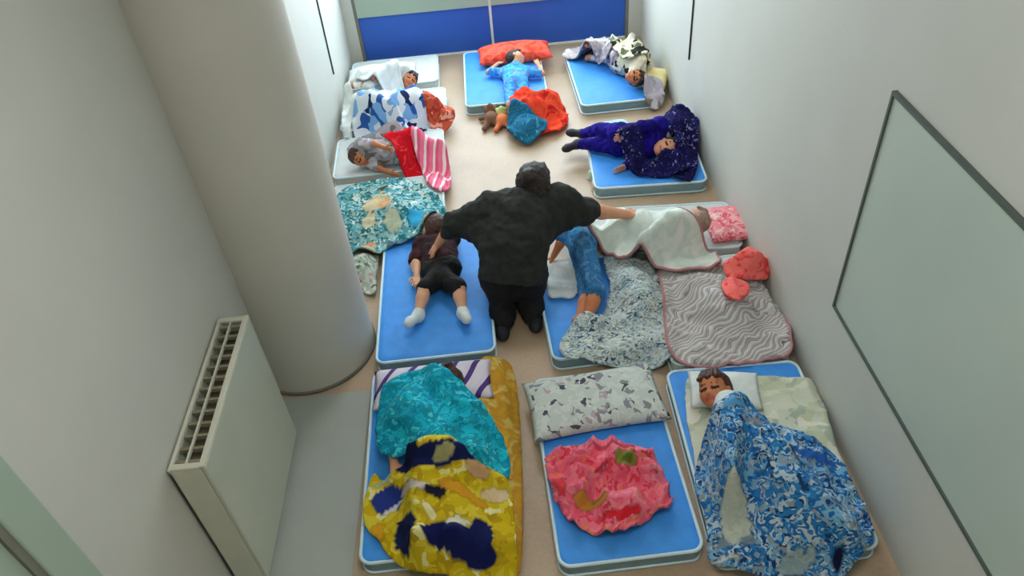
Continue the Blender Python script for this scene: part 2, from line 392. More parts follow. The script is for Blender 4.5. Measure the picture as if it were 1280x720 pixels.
# ------------------------------------------------------------------ sculpted bodies: one continuous surface from blended limbs
class Sculpt:
    def __init__(s): s.P = []
    def cone(s, a, b, ra, rb, m=0, k=0.02): s.P.append(('c', np.array(a, float), np.array(b, float), ra, rb, m, k)); return s
    def ball(s, a, r, m=0, k=0.02): return s.cone(a, a, r, r, m, k)
    def ell(s, c, R, axes=None, m=0, k=0.02):
        A = np.eye(3) if axes is None else np.array([tuple(v) for v in axes], float)
        s.P.append(('e', np.array(c, float), A, np.array(R, float), 0, m, k)); return s
    def grow(s, d):
        o = Sculpt()
        for p in s.P:
            o.P.append(('c', p[1], p[2], p[3]+d, p[4]+d, p[5], p[6]) if p[0] == 'c' else ('e', p[1], p[2], p[3]+d, 0, p[5], p[6]))
        return o
    def mesh(s, h=0.007, clip=()):
        lo = np.min([(np.minimum(p[1]-p[3], p[2]-p[4]) if p[0] == 'c' else p[1]-p[3].max()) for p in s.P], axis=0)-4*h
        hi = np.max([(np.maximum(p[1]+p[3], p[2]+p[4]) if p[0] == 'c' else p[1]+p[3].max()) for p in s.P], axis=0)+4*h
        n = np.ceil((hi-lo)/h).astype(int)+1
        f = np.full(n, 0.2, np.float32); best = np.full(n, 9., np.float32); lab = np.zeros(n, np.int8)
        ax = [lo[i]+h*np.arange(n[i]) for i in range(3)]
        for p in s.P:
            mg = 3*h+p[6]*1.5
            if p[0] == 'c': a, b = np.minimum(p[1]-p[3], p[2]-p[4])-mg, np.maximum(p[1]+p[3], p[2]+p[4])+mg
            else: a, b = p[1]-p[3].max()-mg, p[1]+p[3].max()+mg
            i0 = np.clip(((a-lo)/h).astype(int), 0, n-1); i1 = np.clip(((b-lo)/h).astype(int)+2, 1, n)
            sl = tuple(slice(i0[i], i1[i]) for i in range(3))
            X, Y, Z = np.meshgrid(ax[0][sl[0]], ax[1][sl[1]], ax[2][sl[2]], indexing='ij')
            q = np.stack((X, Y, Z), -1)-p[1]
            if p[0] == 'c':
                d = p[2]-p[1]; dd = float(d@d)
                t = np.clip((q@d)/dd, 0, 1) if dd > 1e-12 else np.zeros(q.shape[:3])
                dist = np.linalg.norm(q-t[..., None]*d, axis=-1)-(p[3]+(p[4]-p[3])*t)
            else:
                l = q@p[2].T; k0 = np.linalg.norm(l/p[3], axis=-1); k1 = np.linalg.norm(l/p[3]**2, axis=-1)+1e-9
                dist = k0*(k0-1)/k1
            dist = dist.astype(np.float32); cur = f[sl]; k = max(p[6], 1e-4)
            hh = np.maximum(k-np.abs(cur-dist), 0)/k
            f[sl] = np.minimum(cur, dist)-hh*hh*k*0.25
            bs = best[sl]; w = dist < bs
            bs[w] = dist[w]; best[sl] = bs; lb = lab[sl]; lb[w] = p[5]; lab[sl] = lb
        if clip:
            X, Y, Z = np.meshgrid(*ax, indexing='ij')
            for c_, nrm in clip:
                f = np.maximum(f, ((X-c_[0])*nrm[0]+(Y-c_[1])*nrm[1]+(Z-c_[2])*nrm[2]).astype(np.float32))
        ins = f < 0
        c = np.zeros(n-1, np.int16)
        for i in (0, 1):
            for j in (0, 1):
                for k in (0, 1): c += ins[i:n[0]-1+i, j:n[1]-1+j, k:n[2]-1+k]
        act = (c > 0) & (c < 8); idx = np.full(n-1, -1, np.int64); ii = np.argwhere(act); idx[act] = np.arange(len(ii))
        acc = np.zeros((len(ii), 3)); cnt = np.zeros(len(ii))
        cor = [(i, j, k) for i in (0, 1) for j in (0, 1) for k in (0, 1)]
        for a in cor:
            for d in range(3):
                if a[d]: continue
                b = list(a); b[d] = 1
                fa = f[ii[:, 0]+a[0], ii[:, 1]+a[1], ii[:, 2]+a[2]]; fb = f[ii[:, 0]+b[0], ii[:, 1]+b[1], ii[:, 2]+b[2]]
                w = (fa < 0) != (fb < 0); t = np.where(w, fa/np.where(w, fa-fb, 1), 0)
                pt = np.tile(np.array(a, float), (len(ii), 1)); pt[:, d] += t
                acc[w] += pt[w]; cnt[w] += 1
        V = (ii+acc/cnt[:, None])*h+lo
        quads = []; labs = []
        for d in range(3):
            e1, e2 = (d+1) % 3, (d+2) % 3
            A = [slice(None)]*3; B = [slice(None)]*3; A[d] = slice(0, n[d]-1); B[d] = slice(1, n[d])
            ch = ins[tuple(A)] != ins[tuple(B)]; E_ = np.argwhere(ch)
            E_ = E_[(E_[:, e1] > 0) & (E_[:, e2] > 0) & (E_[:, e1] < n[e1]-1) & (E_[:, e2] < n[e2]-1)]
            fl = ins[E_[:, 0], E_[:, 1], E_[:, 2]]
            def cell(o1, o2):
                q = E_.copy(); q[:, e1] -= o1; q[:, e2] -= o2; return idx[q[:, 0], q[:, 1], q[:, 2]]
            Q = np.stack((cell(1, 1), cell(0, 1), cell(0, 0), cell(1, 0)), 1); Q[~fl] = Q[~fl][:, ::-1]
            quads.append(Q); labs.append(lab[E_[:, 0], E_[:, 1], E_[:, 2]])
        Q = np.concatenate(quads); lb = np.concatenate(labs); ok = (Q >= 0).all(1)
        return V, Q[ok], lb[ok]

def crumple(V, Q, amp, sc, seed=0.0):
    """push cloth in and out along its normals"""
    nrm = np.zeros_like(V); e = np.cross(V[Q[:, 2]]-V[Q[:, 0]], V[Q[:, 3]]-V[Q[:, 1]])
    for k in range(4): np.add.at(nrm, Q[:, k], e)
    nrm /= np.linalg.norm(nrm, axis=1)[:, None]+1e-9
    d = np.array([noise.noise(Vector(v)*sc+Vector((seed, 0, 0)))+0.5*noise.noise(Vector(v)*sc*2.3+Vector((0, seed, 0))) for v in V])
    return V+nrm*(d*amp)[:, None]

def body_part(name, sc, mats, root, h=0.007, wrinkle=0.0, wsc=22, clip=(), block=True, solid=True):
    V, Q, lb = sc.mesh(h, clip)
    if wrinkle: V = crumple(V, Q, wrinkle, wsc, len(name)*1.7)
    if root['surface_min'] is not None:
        V[:, 2] = np.maximum(V[:, 2], root['surface_min'])
    o = link_mesh(name, V, Q, mats, root, root.location, True, lb)
    if block: obstacle(V, Q)
    return o

def hand_prims(sc, wr, direc, palm_n, size, m=0, spread=0.2, curl=0.35):
    """palm, four unequal bent fingers, thumb from the palm's side"""
    d = Vector(direc).normalized(); n = Vector(palm_n); n = (n-d*n.dot(d)).normalized(); s = d.cross(n)
    wr = Vector(wr); L = size
    for k in (-1, 0, 1):
        sc.cone(wr+s*k*0.10*L, wr+d*0.48*L+s*k*0.16*L, 0.10*L, 0.095*L, m, 0.06*L)
    for k, ln in zip((-1.5, -0.5, 0.5, 1.5), (0.36, 0.46, 0.50, 0.43)):
        a = wr+d*0.5*L+s*k*0.125*L; dd = (d+s*k*spread*0.35).normalized()
        b = a+dd*ln*L*0.5+n*curl*0.06*L; c = b+(dd+n*curl).normalized()*ln*L*0.5
        sc.cone(a, b, 0.062*L, 0.055*L, m, 0.02*L); sc.cone(b, c, 0.055*L, 0.046*L, m, 0.01*L)
    a = wr+d*0.15*L+s*0.22*L; b = a+(d*0.6+s*0.7).normalized()*0.24*L+n*0.05*L; c = b+(d+s*0.15+n*0.2).normalized()*0.22*L
    sc.cone(a, b, 0.075*L, 0.066*L, m, 0.05*L); sc.cone(b, c, 0.064*L, 0.05*L, m, 0.01*L)

def head_prims(sc, c, fd, cr, s=1.0):
    """skull, face, nose, ears, lips and closed lids; fd = where the face looks, cr = towards the crown"""
    fd = Vector(fd).normalized(); cr = Vector(cr); cr = (cr-fd*cr.dot(fd)).normalized(); e = fd.cross(cr); A = (e, fd, cr); c = Vector(c)
    P = lambda x, y, z: c+(e*x+fd*y+cr*z)*s
    sc.ell(P(0, -0.008, 0.018), (0.068*s, 0.08*s, 0.072*s), A, 0, 0.02)
    sc.ell(P(0, 0.014, -0.03), (0.055*s, 0.058*s, 0.06*s), A, 0, 0.03)
    sc.ball(P(0, 0.045, -0.07), 0.02*s, 0, 0.03)
    sc.cone(P(0, 0.066, -0.005), P(0, 0.078, -0.026), 0.006*s, 0.011*s, 0, 0.012)
    for q in (-1, 1):
        sc.ell(P(q*0.069, -0.005, -0.012), (0.01*s, 0.017*s, 0.024*s), A, 0, 0.006)
        sc.ball(P(q*0.034, 0.046, -0.03), 0.02*s, 0, 0.03)
        sc.ell(P(q*0.027, 0.063, 0.003), (0.013*s, 0.007*s, 0.008*s), A, 0, 0.006)
        sc.cone(P(q*0.016, 0.068, -0.002), P(q*0.038, 0.0625, -0.002), 0.0045*s, 0.004*s, 2, 0.002)
        sc.cone(P(q*0.015, 0.066, 0.02), P(q*0.04, 0.058, 0.021), 0.0045*s, 0.0035*s, 2, 0.004)
    sc.cone(P(-0.014, 0.064, -0.05), P(0.014, 0.064, -0.05), 0.0065*s, 0.0065*s, 1, 0.004)
    return P, A

def hair_mesh(P, A, s, length=0.0):
    h = Sculpt()
    h.ell(P(0, -0.022, 0.030), (0.076*s, 0.080*s, 0.074*s), A, 0, 0.02)
    h.ell(P(0, -0.035, -0.01), (0.073*s, 0.062*s, 0.07*s), A, 0, 0.03)
    for q in (-1, 0, 1): h.cone(P(q*0.03, 0.02, 0.088), P(q*0.045, 0.062, 0.052), 0.018*s, 0.012*s, 0, 0.015)   # fringe
    if length:
        for q in (-1, 0, 1): h.cone(P(q*0.045, -0.045, 0), P(q*0.05, -0.04, -0.07-length), 0.035*s, 0.02*s, 0, 0.03)
    return h

def lie(pel, ang, z, posture='supine', s=1.0, turn=0.0):
    """joints of a lying child; ang = heading of pelvis->head in degrees from +X; z = surface height"""
    a = Vector((math.cos(math.radians(ang)), math.sin(math.radians(ang)), 0)); u0 = Vector((0, 0, 1)); s0 = u0.cross(a)
    rol = {'supine': 0, 'prone': 180, 'side_l': 90, 'side_r': -90}[posture]+turn
    c, n = math.cos(math.radians(rol)), math.sin(math.radians(rol))
    u = u0*c+s0*n; e = s0*c-u0*n             # u: where the belly looks, e: the child's own side axis
    zc = z+(0.072+abs(n)*0.055)*s
    o = Vector((pel[0], pel[1], zc))
    J = {'a': a, 'u': u, 'e': e, 's': s}
    P = lambda x, y, q: o+(a*x+e*y+u*q)*s
    J['P'] = P
    J['pel'] = P(0, 0, 0); J['chest'] = P(0.2, 0, 0.005); J['neck'] = P(0.305, 0, 0.0); J['head'] = P(0.405, 0, 0.012)
    J['face'] = u.copy(); J['crown'] = a.copy()
    b = 0.10 if 'side' in posture else 0.0
    for k, q in (('L', 1), ('R', -1)):
        J['sh'+k] = P(0.262, q*0.105, 0); J['el'+k] = P(0.11, q*0.165, 0.02+b); J['wr'+k] = P(0.0, q*0.16, 0.05+b*1.5)
        J['hip'+k] = P(-0.03, q*0.055, 0); J['kn'+k] = P(-0.24, q*0.07, 0.015+b); J['an'+k] = P(-0.45, q*0.075, -0.01+b*0.2)
        J['toe'+k] = J['an'+k]+(u*0.085-a*0.03)*s
    return J

def child(label, J, skin='skin', hair='hair_brown', shirt=None, pants=None, sleeve=0.75, leg=0.95, feet=None, floor=None, group='children asleep on the nap mattresses', hairlen=0.0, res=0.006):
    s = J['s']; root = empty('person', (J['pel'].x, J['pel'].y, floor if floor is not None else 0.0))
    tag(root, label, 'person', group); root['surface_min'] = (floor+0.001) if floor is not None else -1.0
    if floor is not None:                    # joints rest on the surface, never below it
        for k_, r_ in (('pel', .072), ('chest', .07), ('neck', .05), ('head', .078)): J[k_].z = max(J[k_].z, floor+r_*s)
        for q in 'LR':
            for k_, r_ in (('sh', .05), ('el', .034), ('wr', .026), ('hip', .06), ('kn', .048), ('an', .032), ('toe', .026)):
                J[k_+q].z = max(J[k_+q].z, floor+r_*s)
    b = Sculpt(); L = lambda p, q, t: J[p].lerp(J[q], t)
    e = J['e']
    t = Sculpt()                             # trunk
    for q, k in ((1, 'L'), (-1, 'R')):
        t.cone(J['sh'+k]-e*q*0.03*s, J['hip'+k]-e*q*0.008*s+J['a']*0.02*s, 0.050*s, 0.057*s, 0, 0.05)
        t.cone(J['neck']-J['a']*0.02*s, J['sh'+k], 0.036*s, 0.040*s, 0, 0.03)
    t.cone(J['chest'], J['pel'], 0.066*s, 0.068*s, 0, 0.05)
    b.P += t.P
    b.cone(J['neck']-J['a']*0.02*s, J['head']-Vector(J['crown'])*0.04*s, 0.032*s, 0.034*s, 0, 0.02)
    arms = {}; legs = {}
    for k in 'LR':
        b.cone(J['sh'+k], J['el'+k], 0.034*s, 0.027*s, 0, 0.03); b.cone(J['el'+k], J['wr'+k], 0.027*s, 0.019*s, 0, 0.012)
        hand_prims(b, J['wr'+k], J['wr'+k]-J['el'+k], J['u']*-1 if 'palm'+k not in J else J['palm'+k], 0.105*s, 0)
        b.cone(J['hip'+k], J['kn'+k], 0.056*s, 0.041*s, 0, 0.03)
        mid = L('kn'+k, 'an'+k, 0.35)
        b.cone(J['kn'+k], mid, 0.040*s, 0.038*s, 0, 0.02); b.cone(mid, J['an'+k], 0.038*s, 0.024*s, 0, 0.015)
        b.cone(J['an'+k], J['toe'+k], 0.026*s, 0.02*s, 0, 0.02)
        b.cone(J['an'+k], J['an'+k]-(J['toe'+k]-J['an'+k])*0.3, 0.024*s, 0.022*s, 0, 0.02)
        for q in (-1, 0, 1):
            sd = (J['toe'+k]-J['an'+k]).cross(J['an'+k]-J['kn'+k]).normalized()
            b.cone(J['toe'+k]+sd*q*0.013*s, J['toe'+k]+sd*q*0.015*s+(J['toe'+k]-J['an'+k]).normalized()*0.02*s, 0.012*s, 0.008*s, 0, 0.006)
    P, A = head_prims(b, J['head'], J['face'], J['crown'], s)
    body_part('body', b, [M[skin], M['lip'], M['lash']], root, res)
    body_part('hair', hair_mesh(P, A, s, hairlen), M[hair], root, res, 0.004, 40)
    if shirt:
        g = t.grow(0.009); g.P = [p for p in g.P]
        for k in 'LR':
            if sleeve <= 1: g.cone(J['sh'+k], L('sh'+k, 'el'+k, sleeve), 0.043*s, 0.044*s, 0, 0.03)
            else:
                g.cone(J['sh'+k], J['el'+k], 0.043*s, 0.037*s, 0, 0.03); g.cone(J['el'+k], L('el'+k, 'wr'+k, min(1, sleeve-1)), 0.036*s, 0.029*s, 0, 0.012)
        body_part('shirt', g, shirt, root, res, 0.006)
    if pants:
        g = Sculpt(); g.cone(J['pel']+J['a']*0.035*s, J['pel']-J['a']*0.01*s, 0.079*s, 0.081*s, 0, 0.04)
        for k in 'LR':
            g.cone(J['hip'+k]+J['a']*0.03*s, J['hip'+k], 0.066*s, 0.069*s, 0, 0.04)
            if leg <= 1: g.cone(J['hip'+k], L('hip'+k, 'kn'+k, leg), 0.067*s, 0.056*s, 0, 0.025)
            else:
                g.cone(J['hip'+k], J['kn'+k], 0.067*s, 0.051*s, 0, 0.025); g.cone(J['kn'+k], L('kn'+k, 'an'+k, min(1, leg-1)), 0.05*s, 0.036*s, 0, 0.015)
        body_part('trousers' if leg > 1.3 else 'shorts', g, pants, root, res, 0.006)
    if feet:
        for k in 'LR':
            g = Sculpt(); nm, fm = feet
            g.cone(J['an'+k]-(J['an'+k]-J['kn'+k])*(0.18 if nm == 'sock' else 0.06), J['an'+k], 0.031*s, 0.031*s, 0, 0.02)
            g.cone(J['an'+k], J['toe'+k], 0.032*s, 0.027*s, 0, 0.02); g.cone(J['toe'+k], J['toe'+k]+(J['toe'+k]-J['an'+k])*0.25, 0.029*s, 0.022*s, 0, 0.02)
            g.cone(J['an'+k], J['an'+k]-(J['toe'+k]-J['an'+k])*0.3, 0.031*s, 0.029*s, 0, 0.02)
            body_part(nm, g, fm, root, res, 0.002)
    del root['surface_min']
    return root

# ------------------------------------------------------------------ pillows and cloths
def pillow(name, c, w, l, h, rot, mat, label, group=None, paint=None, cat='pillow', base=None, tilt=0.0):
    z0 = (surface_z(c[0], c[1]) if base is None else base)
    n, m_ = 26, 18; V, Fc = [], []; cr, sr = math.cos(math.radians(rot)), math.sin(math.radians(rot))
    def prof(u, v): return max(0.0, (1-abs(u)**3.2))**0.55*max(0.0, (1-abs(v)**3.2))**0.55
    for side in (1, -1):
        for j in range(m_+1):
            for i in range(n+1):
                u, v = 2*i/n-1, 2*j/m_-1
                x = u*w/2*(1-0.05*(1-v*v)*abs(u)**3*0.8); y = v*l/2*(1-0.07*(1-u*u)*abs(v)**3)
                p = prof(u, v); q = 0.5+0.5*side*1.0
                nz = noise.noise(Vector((u*2.2+c[0]*5, v*2.2+c[1]*3, side)))*0.10*p
                z = h*(0.34+(0.66*p+nz if side > 0 else -0.34*min(1, p*1.5)))
                V.append(Vector((c[0]+x*cr-y*sr, c[1]+x*sr+y*cr, z0+z+0.003)))
        o_ = 0 if side > 0 else (n+1)*(m_+1)
        for j in range(m_):
            for i in range(n):
                q = [o_+j*(n+1)+i, o_+j*(n+1)+i+1, o_+(j+1)*(n+1)+i+1, o_+(j+1)*(n+1)+i]
                Fc.append(q if side > 0 else q[::-1])
    o = link_mesh(name, V, Fc, mat, None, (c[0], c[1], z0))
    bm = bmesh.new(); bm.from_mesh(o.data); bmesh.ops.remove_doubles(bm, verts=bm.verts, dist=0.0004); bm.to_mesh(o.data); bm.free()
    if paint: paint_print(o, paint)
    obstacle(V, Fc)
    return tag(o, label, cat, group)

def paint_print(o, fn):
    """fn(world point) -> (colour, strength) or None : the print on the cloth"""
    at = o.data.color_attributes.new('Print', 'FLOAT_COLOR', 'POINT'); arr = np.zeros((len(o.data.vertices), 4), np.float32)
    for i, v in enumerate(o.data.vertices):
        r = fn(v.co+o.location)
        if r: arr[i, :3] = lin(r[0])[:3]; arr[i, 3] = r[1]
    at.data.foreach_set('color', arr.ravel())

def spots(lst, z=0.15):
    """printed patches: (px, py, rx metres, ry metres, rotation, colour)"""
    Q = []
    for x, y, rx, ry, rot, c in lst:
        g = G(x, y, z); Q.append((g.x, g.y, rx, ry, math.cos(math.radians(rot)), math.sin(math.radians(rot)), c))
    def fn(p):
        r = None
        for gx, gy, rx, ry, c_, s_, c in Q:
            dx, dy = p.x-gx, p.y-gy; u, v = (dx*c_+dy*s_)/rx, (-dx*s_+dy*c_)/ry
            w = 0.18*noise.noise(Vector((p.x*26, p.y*26, gx*9)))
            if u*u+v*v < 1+w*2: r = (c, 1.0 if min(lin(c)[:3]) < 0.12 else 0.85)
        return r
    return fn

def smooth_loop(P, step):
    n = len(P); out = []
    for i in range(n):
        p0, p1, p2, p3 = P[i-1], P[i], P[(i+1) % n], P[(i+2) % n]
        m = max(1, int(math.hypot(p2[0]-p1[0], p2[1]-p1[1])/step))
        for k in range(m):
            t = k/m; t2, t3 = t*t, t*t*t
            out.append(tuple(0.5*(2*p1[d]+(p2[d]-p0[d])*t+(2*p0[d]-5*p1[d]+4*p2[d]-p3[d])*t2+(3*p1[d]-p0[d]-3*p2[d]+p3[d])*t3) for d in (0, 1)))
    return out

def inside(x, y, P):
    r = False; j = len(P)-1
    for i in range(len(P)):
        if (P[i][1] > y) != (P[j][1] > y) and x < (P[j][0]-P[i][0])*(y-P[i][1])/(P[j][1]-P[i][1])+P[i][0]: r = not r
        j = i
    return r

def drape(name, poly, z, mat, label, cat='blanket', group=None, bumps=(), fold=0.016, fsc=9.0, fdir=0.0, res=0.016, thick=0.010, paint=None, relax=24, world=False, lift=0.0, hem=None):
    """a cloth lying over whatever is below it: outline by pixel at height z, heights from the things it covers"""
    P = [(p[0], p[1]) if world else tuple(G(p[0], p[1], z)[:2]) for p in poly]
    B = smooth_loop(P, res)
    B = [(x+0.006*noise.noise(Vector((x*30, y*30, 1))), y+0.006*noise.noise(Vector((x*30, y*30, 5)))) for x, y in B]
    xs = [p[0] for p in B]; ys = [p[1] for p in B]
    pts = [Vector(p) for p in B]; nb = len(B); rnd = random.Random(len(label)*13+nb)
    barr = np.array(B)
    y = min(ys)+res/2; row = 0
    while y < max(ys):
        x = min(xs)+(res/2 if row % 2 else 0)
        while x < max(xs):
            if inside(x, y, B) and ((barr-(x, y))**2).sum(1).min() > (0.62*res)**2:
                pts.append(Vector((x+rnd.uniform(-.15, .15)*res, y+rnd.uniform(-.15, .15)*res)))
            x += res
        y += res*0.87; row += 1
    vo, eo, fo, ov, _, _ = delaunay_2d_cdt(pts, [(i, (i+1) % nb) for i in range(nb)], [], 1, 1e-5)
    fo = [list(f) for f in fo]; par = list(range(len(vo)))
    def root_of(i):
        while par[i] != i: par[i] = par[par[i]]; i = par[i]
        return i
    for f in fo:
        for i in f[1:]: par[root_of(i)] = root_of(f[0])
    cnt = {}
    for f in fo: cnt[root_of(f[0])] = cnt.get(root_of(f[0]), 0)+1
    big = max(cnt, key=cnt.get); fo = [f for f in fo if root_of(f[0]) == big]
    use = sorted({i for f in fo for i in f}); rmap = {i: k for k, i in enumerate(use)}
    fo = [[rmap[i] for i in f] for f in fo]; XY = np.array([tuple(vo[i]) for i in use]); N = len(use)
    off = thick+0.004+lift
    h0 = np.array([surface_z(x, y) for x, y in XY])
    for bx, by, bz, rx, ry, rot, hh in bumps:        # a sleeping shape or bunched cloth under the blanket
        g = G(bx, by, bz); c_, s_ = math.cos(math.radians(rot)), math.sin(math.radians(rot))
        dx, dy = XY[:, 0]-g.x, XY[:, 1]-g.y; u, v = (dx*c_+dy*s_)/rx, (-dx*s_+dy*c_)/ry
        h0 = np.maximum(h0, h0*0+surface_z(g.x, g.y)*0+hh*np.sqrt(np.maximum(0, 1-u*u-v*v))+0.0*h0)
    E_ = np.array(list({tuple(sorted((f[i], f[(i+1) % len(f)]))) for f in fo for i in range(len(f))}))
    deg = np.zeros(N); np.add.at(deg, E_[:, 0], 1); np.add.at(deg, E_[:, 1], 1)
    # widen obstacles a little so the cloth clears their sides, then let it hang in tension
    h = h0.copy()
    for _ in range(1):
        mx = h.copy(); np.maximum.at(mx, E_[:, 0], h[E_[:, 1]]); np.maximum.at(mx, E_[:, 1], h[E_[:, 0]]); h = mx
    low = h.copy()
    for _ in range(relax):
        sm = np.zeros(N); np.add.at(sm, E_[:, 0], h[E_[:, 1]]); np.add.at(sm, E_[:, 1], h[E_[:, 0]])
        h = np.maximum(low, 0.5*h+0.5*sm/deg-0.0004)
    for _ in range(3):
        sm = np.zeros(N); np.add.at(sm, E_[:, 0], h[E_[:, 1]]); np.add.at(sm, E_[:, 1], h[E_[:, 0]])
        h = np.maximum(h0, 0.4*h+0.6*sm/deg)
    c_, s_ = math.cos(math.radians(fdir)), math.sin(math.radians(fdir)); sd = len(label)*0.37
    fl = []
    for x, y in XY:
        u, v = (x*c_+y*s_), (-x*s_+y*c_)
        wx = 0.12*noise.noise(Vector((x*5, y*5, sd)))
        a = 1-abs(noise.noise(Vector(((u+wx)*fsc*0.45, (v+wx)*fsc, sd))))*2.2
        b = noise.noise(Vector((x*fsc*1.9, y*fsc*1.9, sd+4)))
        fl.append(max(0.0, a)**2*0.9+0.35*(b*0.5+0.5))
    Z = h+off+1.4*fold*np.array(fl)
    V = [Vector((XY[i, 0], XY[i, 1], Z[i])) for i in range(N)]
    for f in fo:
        a, b, c = V[f[0]], V[f[1]], V[f[2]]
        if (b-a).cross(c-a).z < 0: f.reverse()
    cx, cy = XY.mean(0)
    o = link_mesh(name, V, fo, mat if isinstance(mat, list) else [mat], None, (cx, cy, float(Z.min())-thick))
    if hem is not None:
        ring = []
        for q in B:
            i = int(((XY-q)**2).sum(1).argmin())
            if not ring or ring[-1] != i: ring.append(i)
        link_mesh('hem', *tube_geo([V[i]+Vector((0, 0, -thick*0.5)) for i in ring], 0.009, 6, True), hem, o, (cx, cy, 0))
    if paint: paint_print(o, paint)
    md = o.modifiers.new('thickness', 'SOLIDIFY'); md.thickness = thick; md.offset = -1
    obstacle(V, fo)
    return tag(o, label, cat, group)

# ---- prints
F = {}
F['turquoise'] = fabric('turquoise_print', [('159bb4', 4), ('1fb9cf', 4), ('1189a8', 3), ('4fd0dc', 1.2), ('2c8f9c', 1)], 30, 'blotch')
F['yellow'] = fabric('yellow_cartoon_print', [('cdb21c', 5), ('d9c53a', 3), ('b99a18', 2), ('e3dc9a', 1)], 18, 'blotch', printed=True)
F['yellow_plain'] = fabric('yellow_cartoon_print_plain', [('cdb21c', 5), ('d9c53a', 3), ('b99a18', 2), ('e3dc9a', 1)], 18, 'blotch')
F['mustard'] = fabric('mustard_sheet', [('c9a437', 4), ('c08a2a', 2), ('d2b660', 2)], 10, 'soft')
F['violet_stripe'] = fabric('violet_striped_pillow', [('ddd6e2', 5), ('d9cfe0', 3), ('56407e', 3)], 3.2, 'stripe', (1, 1, 1), 0.5, 0.05)
F['spotted'] = fabric('spotted_pillow_print', [('c6cfca', 9), ('d2d8d2', 7), ('8f8f98', 1.3), ('55545f', 0.9), ('b9a5ae', 1)], 34, 'blotch', distort=0.1)
F['pink'] = fabric('pink_knit', [('f27a90', 5), ('ee6680', 4), ('f48f9c', 3), ('e04a5c', 2), ('f08a6a', 1)], 24, 'blotch', printed=True)
F['pink_plain'] = fabric('pink_knit', [('f27a90', 5), ('ee6680', 4), ('f48f9c', 3), ('e04a5c', 1.6)], 24, 'blotch')
F['blueprint'] = fabric('blue_comic_print', [('2f7fc0', 4), ('2468a8', 3), ('7ab0d2', 3), ('b9cbd2', 3), ('23406e', 1.3), ('8f9ca4', 2)], 32, 'blotch', printed=True)
F['blueprint_plain'] = fabric('blue_comic_print_plain', [('2f7fc0', 4), ('2468a8', 3), ('7ab0d2', 3), ('b9cbd2', 3), ('23406e', 1.3), ('8f9ca4', 2)], 32, 'blotch')
F['cream'] = fabric('cream_sheet_print', [('d3d6c2', 5), ('c8cdb0', 3), ('b4bfae', 1.4), ('e2e0cf', 2)], 14, 'blotch')
F['grey_speckle'] = fabric('white_blue_speckle_print', [('c6d3d2', 6), ('dfe6e2', 4), ('93b2c4', 2.4), ('7f9298', 1.6), ('3d5a78', 1.0), ('a3a795', 1.4)], 34, 'blotch', (1, 1.7, 1))
F['zigzag'] = fabric('zigzag_print', [('d4d5d1', 4), ('bdbbba', 3), ('8f898a', 1.5), ('d3b9bb', 1.6), ('6f7878', 0.9)], 12, 'stripe', (1, 1, 1), 1.0, 0.16)
F['darkred'] = plain('dark_red_hem', '8f4a50', 0.9)
F['rosehem'] = plain('rose_hem', 'c08a8c', 0.9)
F['mint'] = fabric('white_mint_blanket', [('dde6de', 5), ('cfdcd4', 4), ('e8ece6', 3)], 8, 'soft')
F['rosefloral'] = fabric('rose_floral_pillow', [('ef8d98', 4), ('f2b0b4', 3), ('e2626e', 2), ('f3cfd0', 1)], 26, 'blotch')
F['coral'] = fabric('coral_cloth', [('ff6a66', 5), ('ff8178', 3), ('f04a4c', 2)], 14, 'soft')
F['coralred'] = fabric('coral_red_pillow', [('fb4a44', 5), ('ff6a58', 3), ('e8502c', 2), ('d8323c', 1)], 12, 'soft')
F['red'] = fabric('red_blanket', [('ef3a24', 5), ('ff5a3a', 3), ('cf2422', 2)], 10, 'soft')
F['petrol'] = fabric('petrol_bundle', [('2f86ad', 4), ('256f94', 3), ('1d5a78', 1.5), ('4a9fc0', 1)], 16, 'soft')
F['navy'] = fabric('navy_speckled_blanket', [('17154c', 9), ('100e38', 5), ('2a2670', 3), ('8a86b4', 0.9)], 34, 'blotch')
F['indigo'] = fabric('indigo_jersey', [('1d1490', 4), ('140e66', 3), ('2c1a9c', 2)], 12, 'soft')
F['camo'] = fabric('dappled_blanket', [('ded8b8', 4), ('2c302a', 3), ('6d7357', 2), ('b5aea2', 2), ('f0ead0', 2)], 13, 'blotch')
F['greyrose'] = fabric('grey_rose_blanket', [('a8a0a4', 4), ('bcb2b0', 3), ('8c7f92', 2), ('d6d4da', 1.5)], 20, 'blotch')
F['bluechild'] = fabric('sky_blue_pattern_shirt', [('3f97dc', 5), ('55b6ea', 3), ('6a7fc8', 2), ('c4a8d8', 0.8)], 26, 'blotch')
F['white'] = fabric('white_cotton', [('e6eae6', 5), ('d8dedc', 3), ('eef0ec', 2)], 8, 'soft')
F['whiteblue'] = fabric('white_blue_patch_print', [('dfe6ee', 5), ('7fb2e6', 3), ('2f5fa8', 2), ('1e2c58', 1.1)], 11, 'blotch')
F['rust'] = fabric('rust_cloth', [('c2553c', 4), ('a63a2c', 3), ('e0a08c', 1.5)], 18, 'blotch')
F['redwhite'] = fabric('red_cloth', [('ee1f30', 6), ('d01526', 3), ('ff4a50', 1)], 12, 'soft')
F['pinkstripe'] = fabric('pink_stripe_cloth', [('f07a98', 4), ('f4dfe4', 2.5), ('e85f86', 3)], 5, 'stripe', (1, 1, 1), 0.2, 0.06)
F['lilac'] = fabric('lilac_grey_blanket', [('b3a8b4', 4), ('9c9a9e', 3), ('c9bfc6', 2), ('7d6f66', 1)], 16, 'blotch')
F['teal'] = fabric('teal_speckled_print', [('6fa9ae', 4), ('a9cccb', 3), ('2f7f86', 3), ('d8e6e0', 2), ('356a72', 1.5), ('56b6d0', 2)], 28, 'blotch', printed=True)
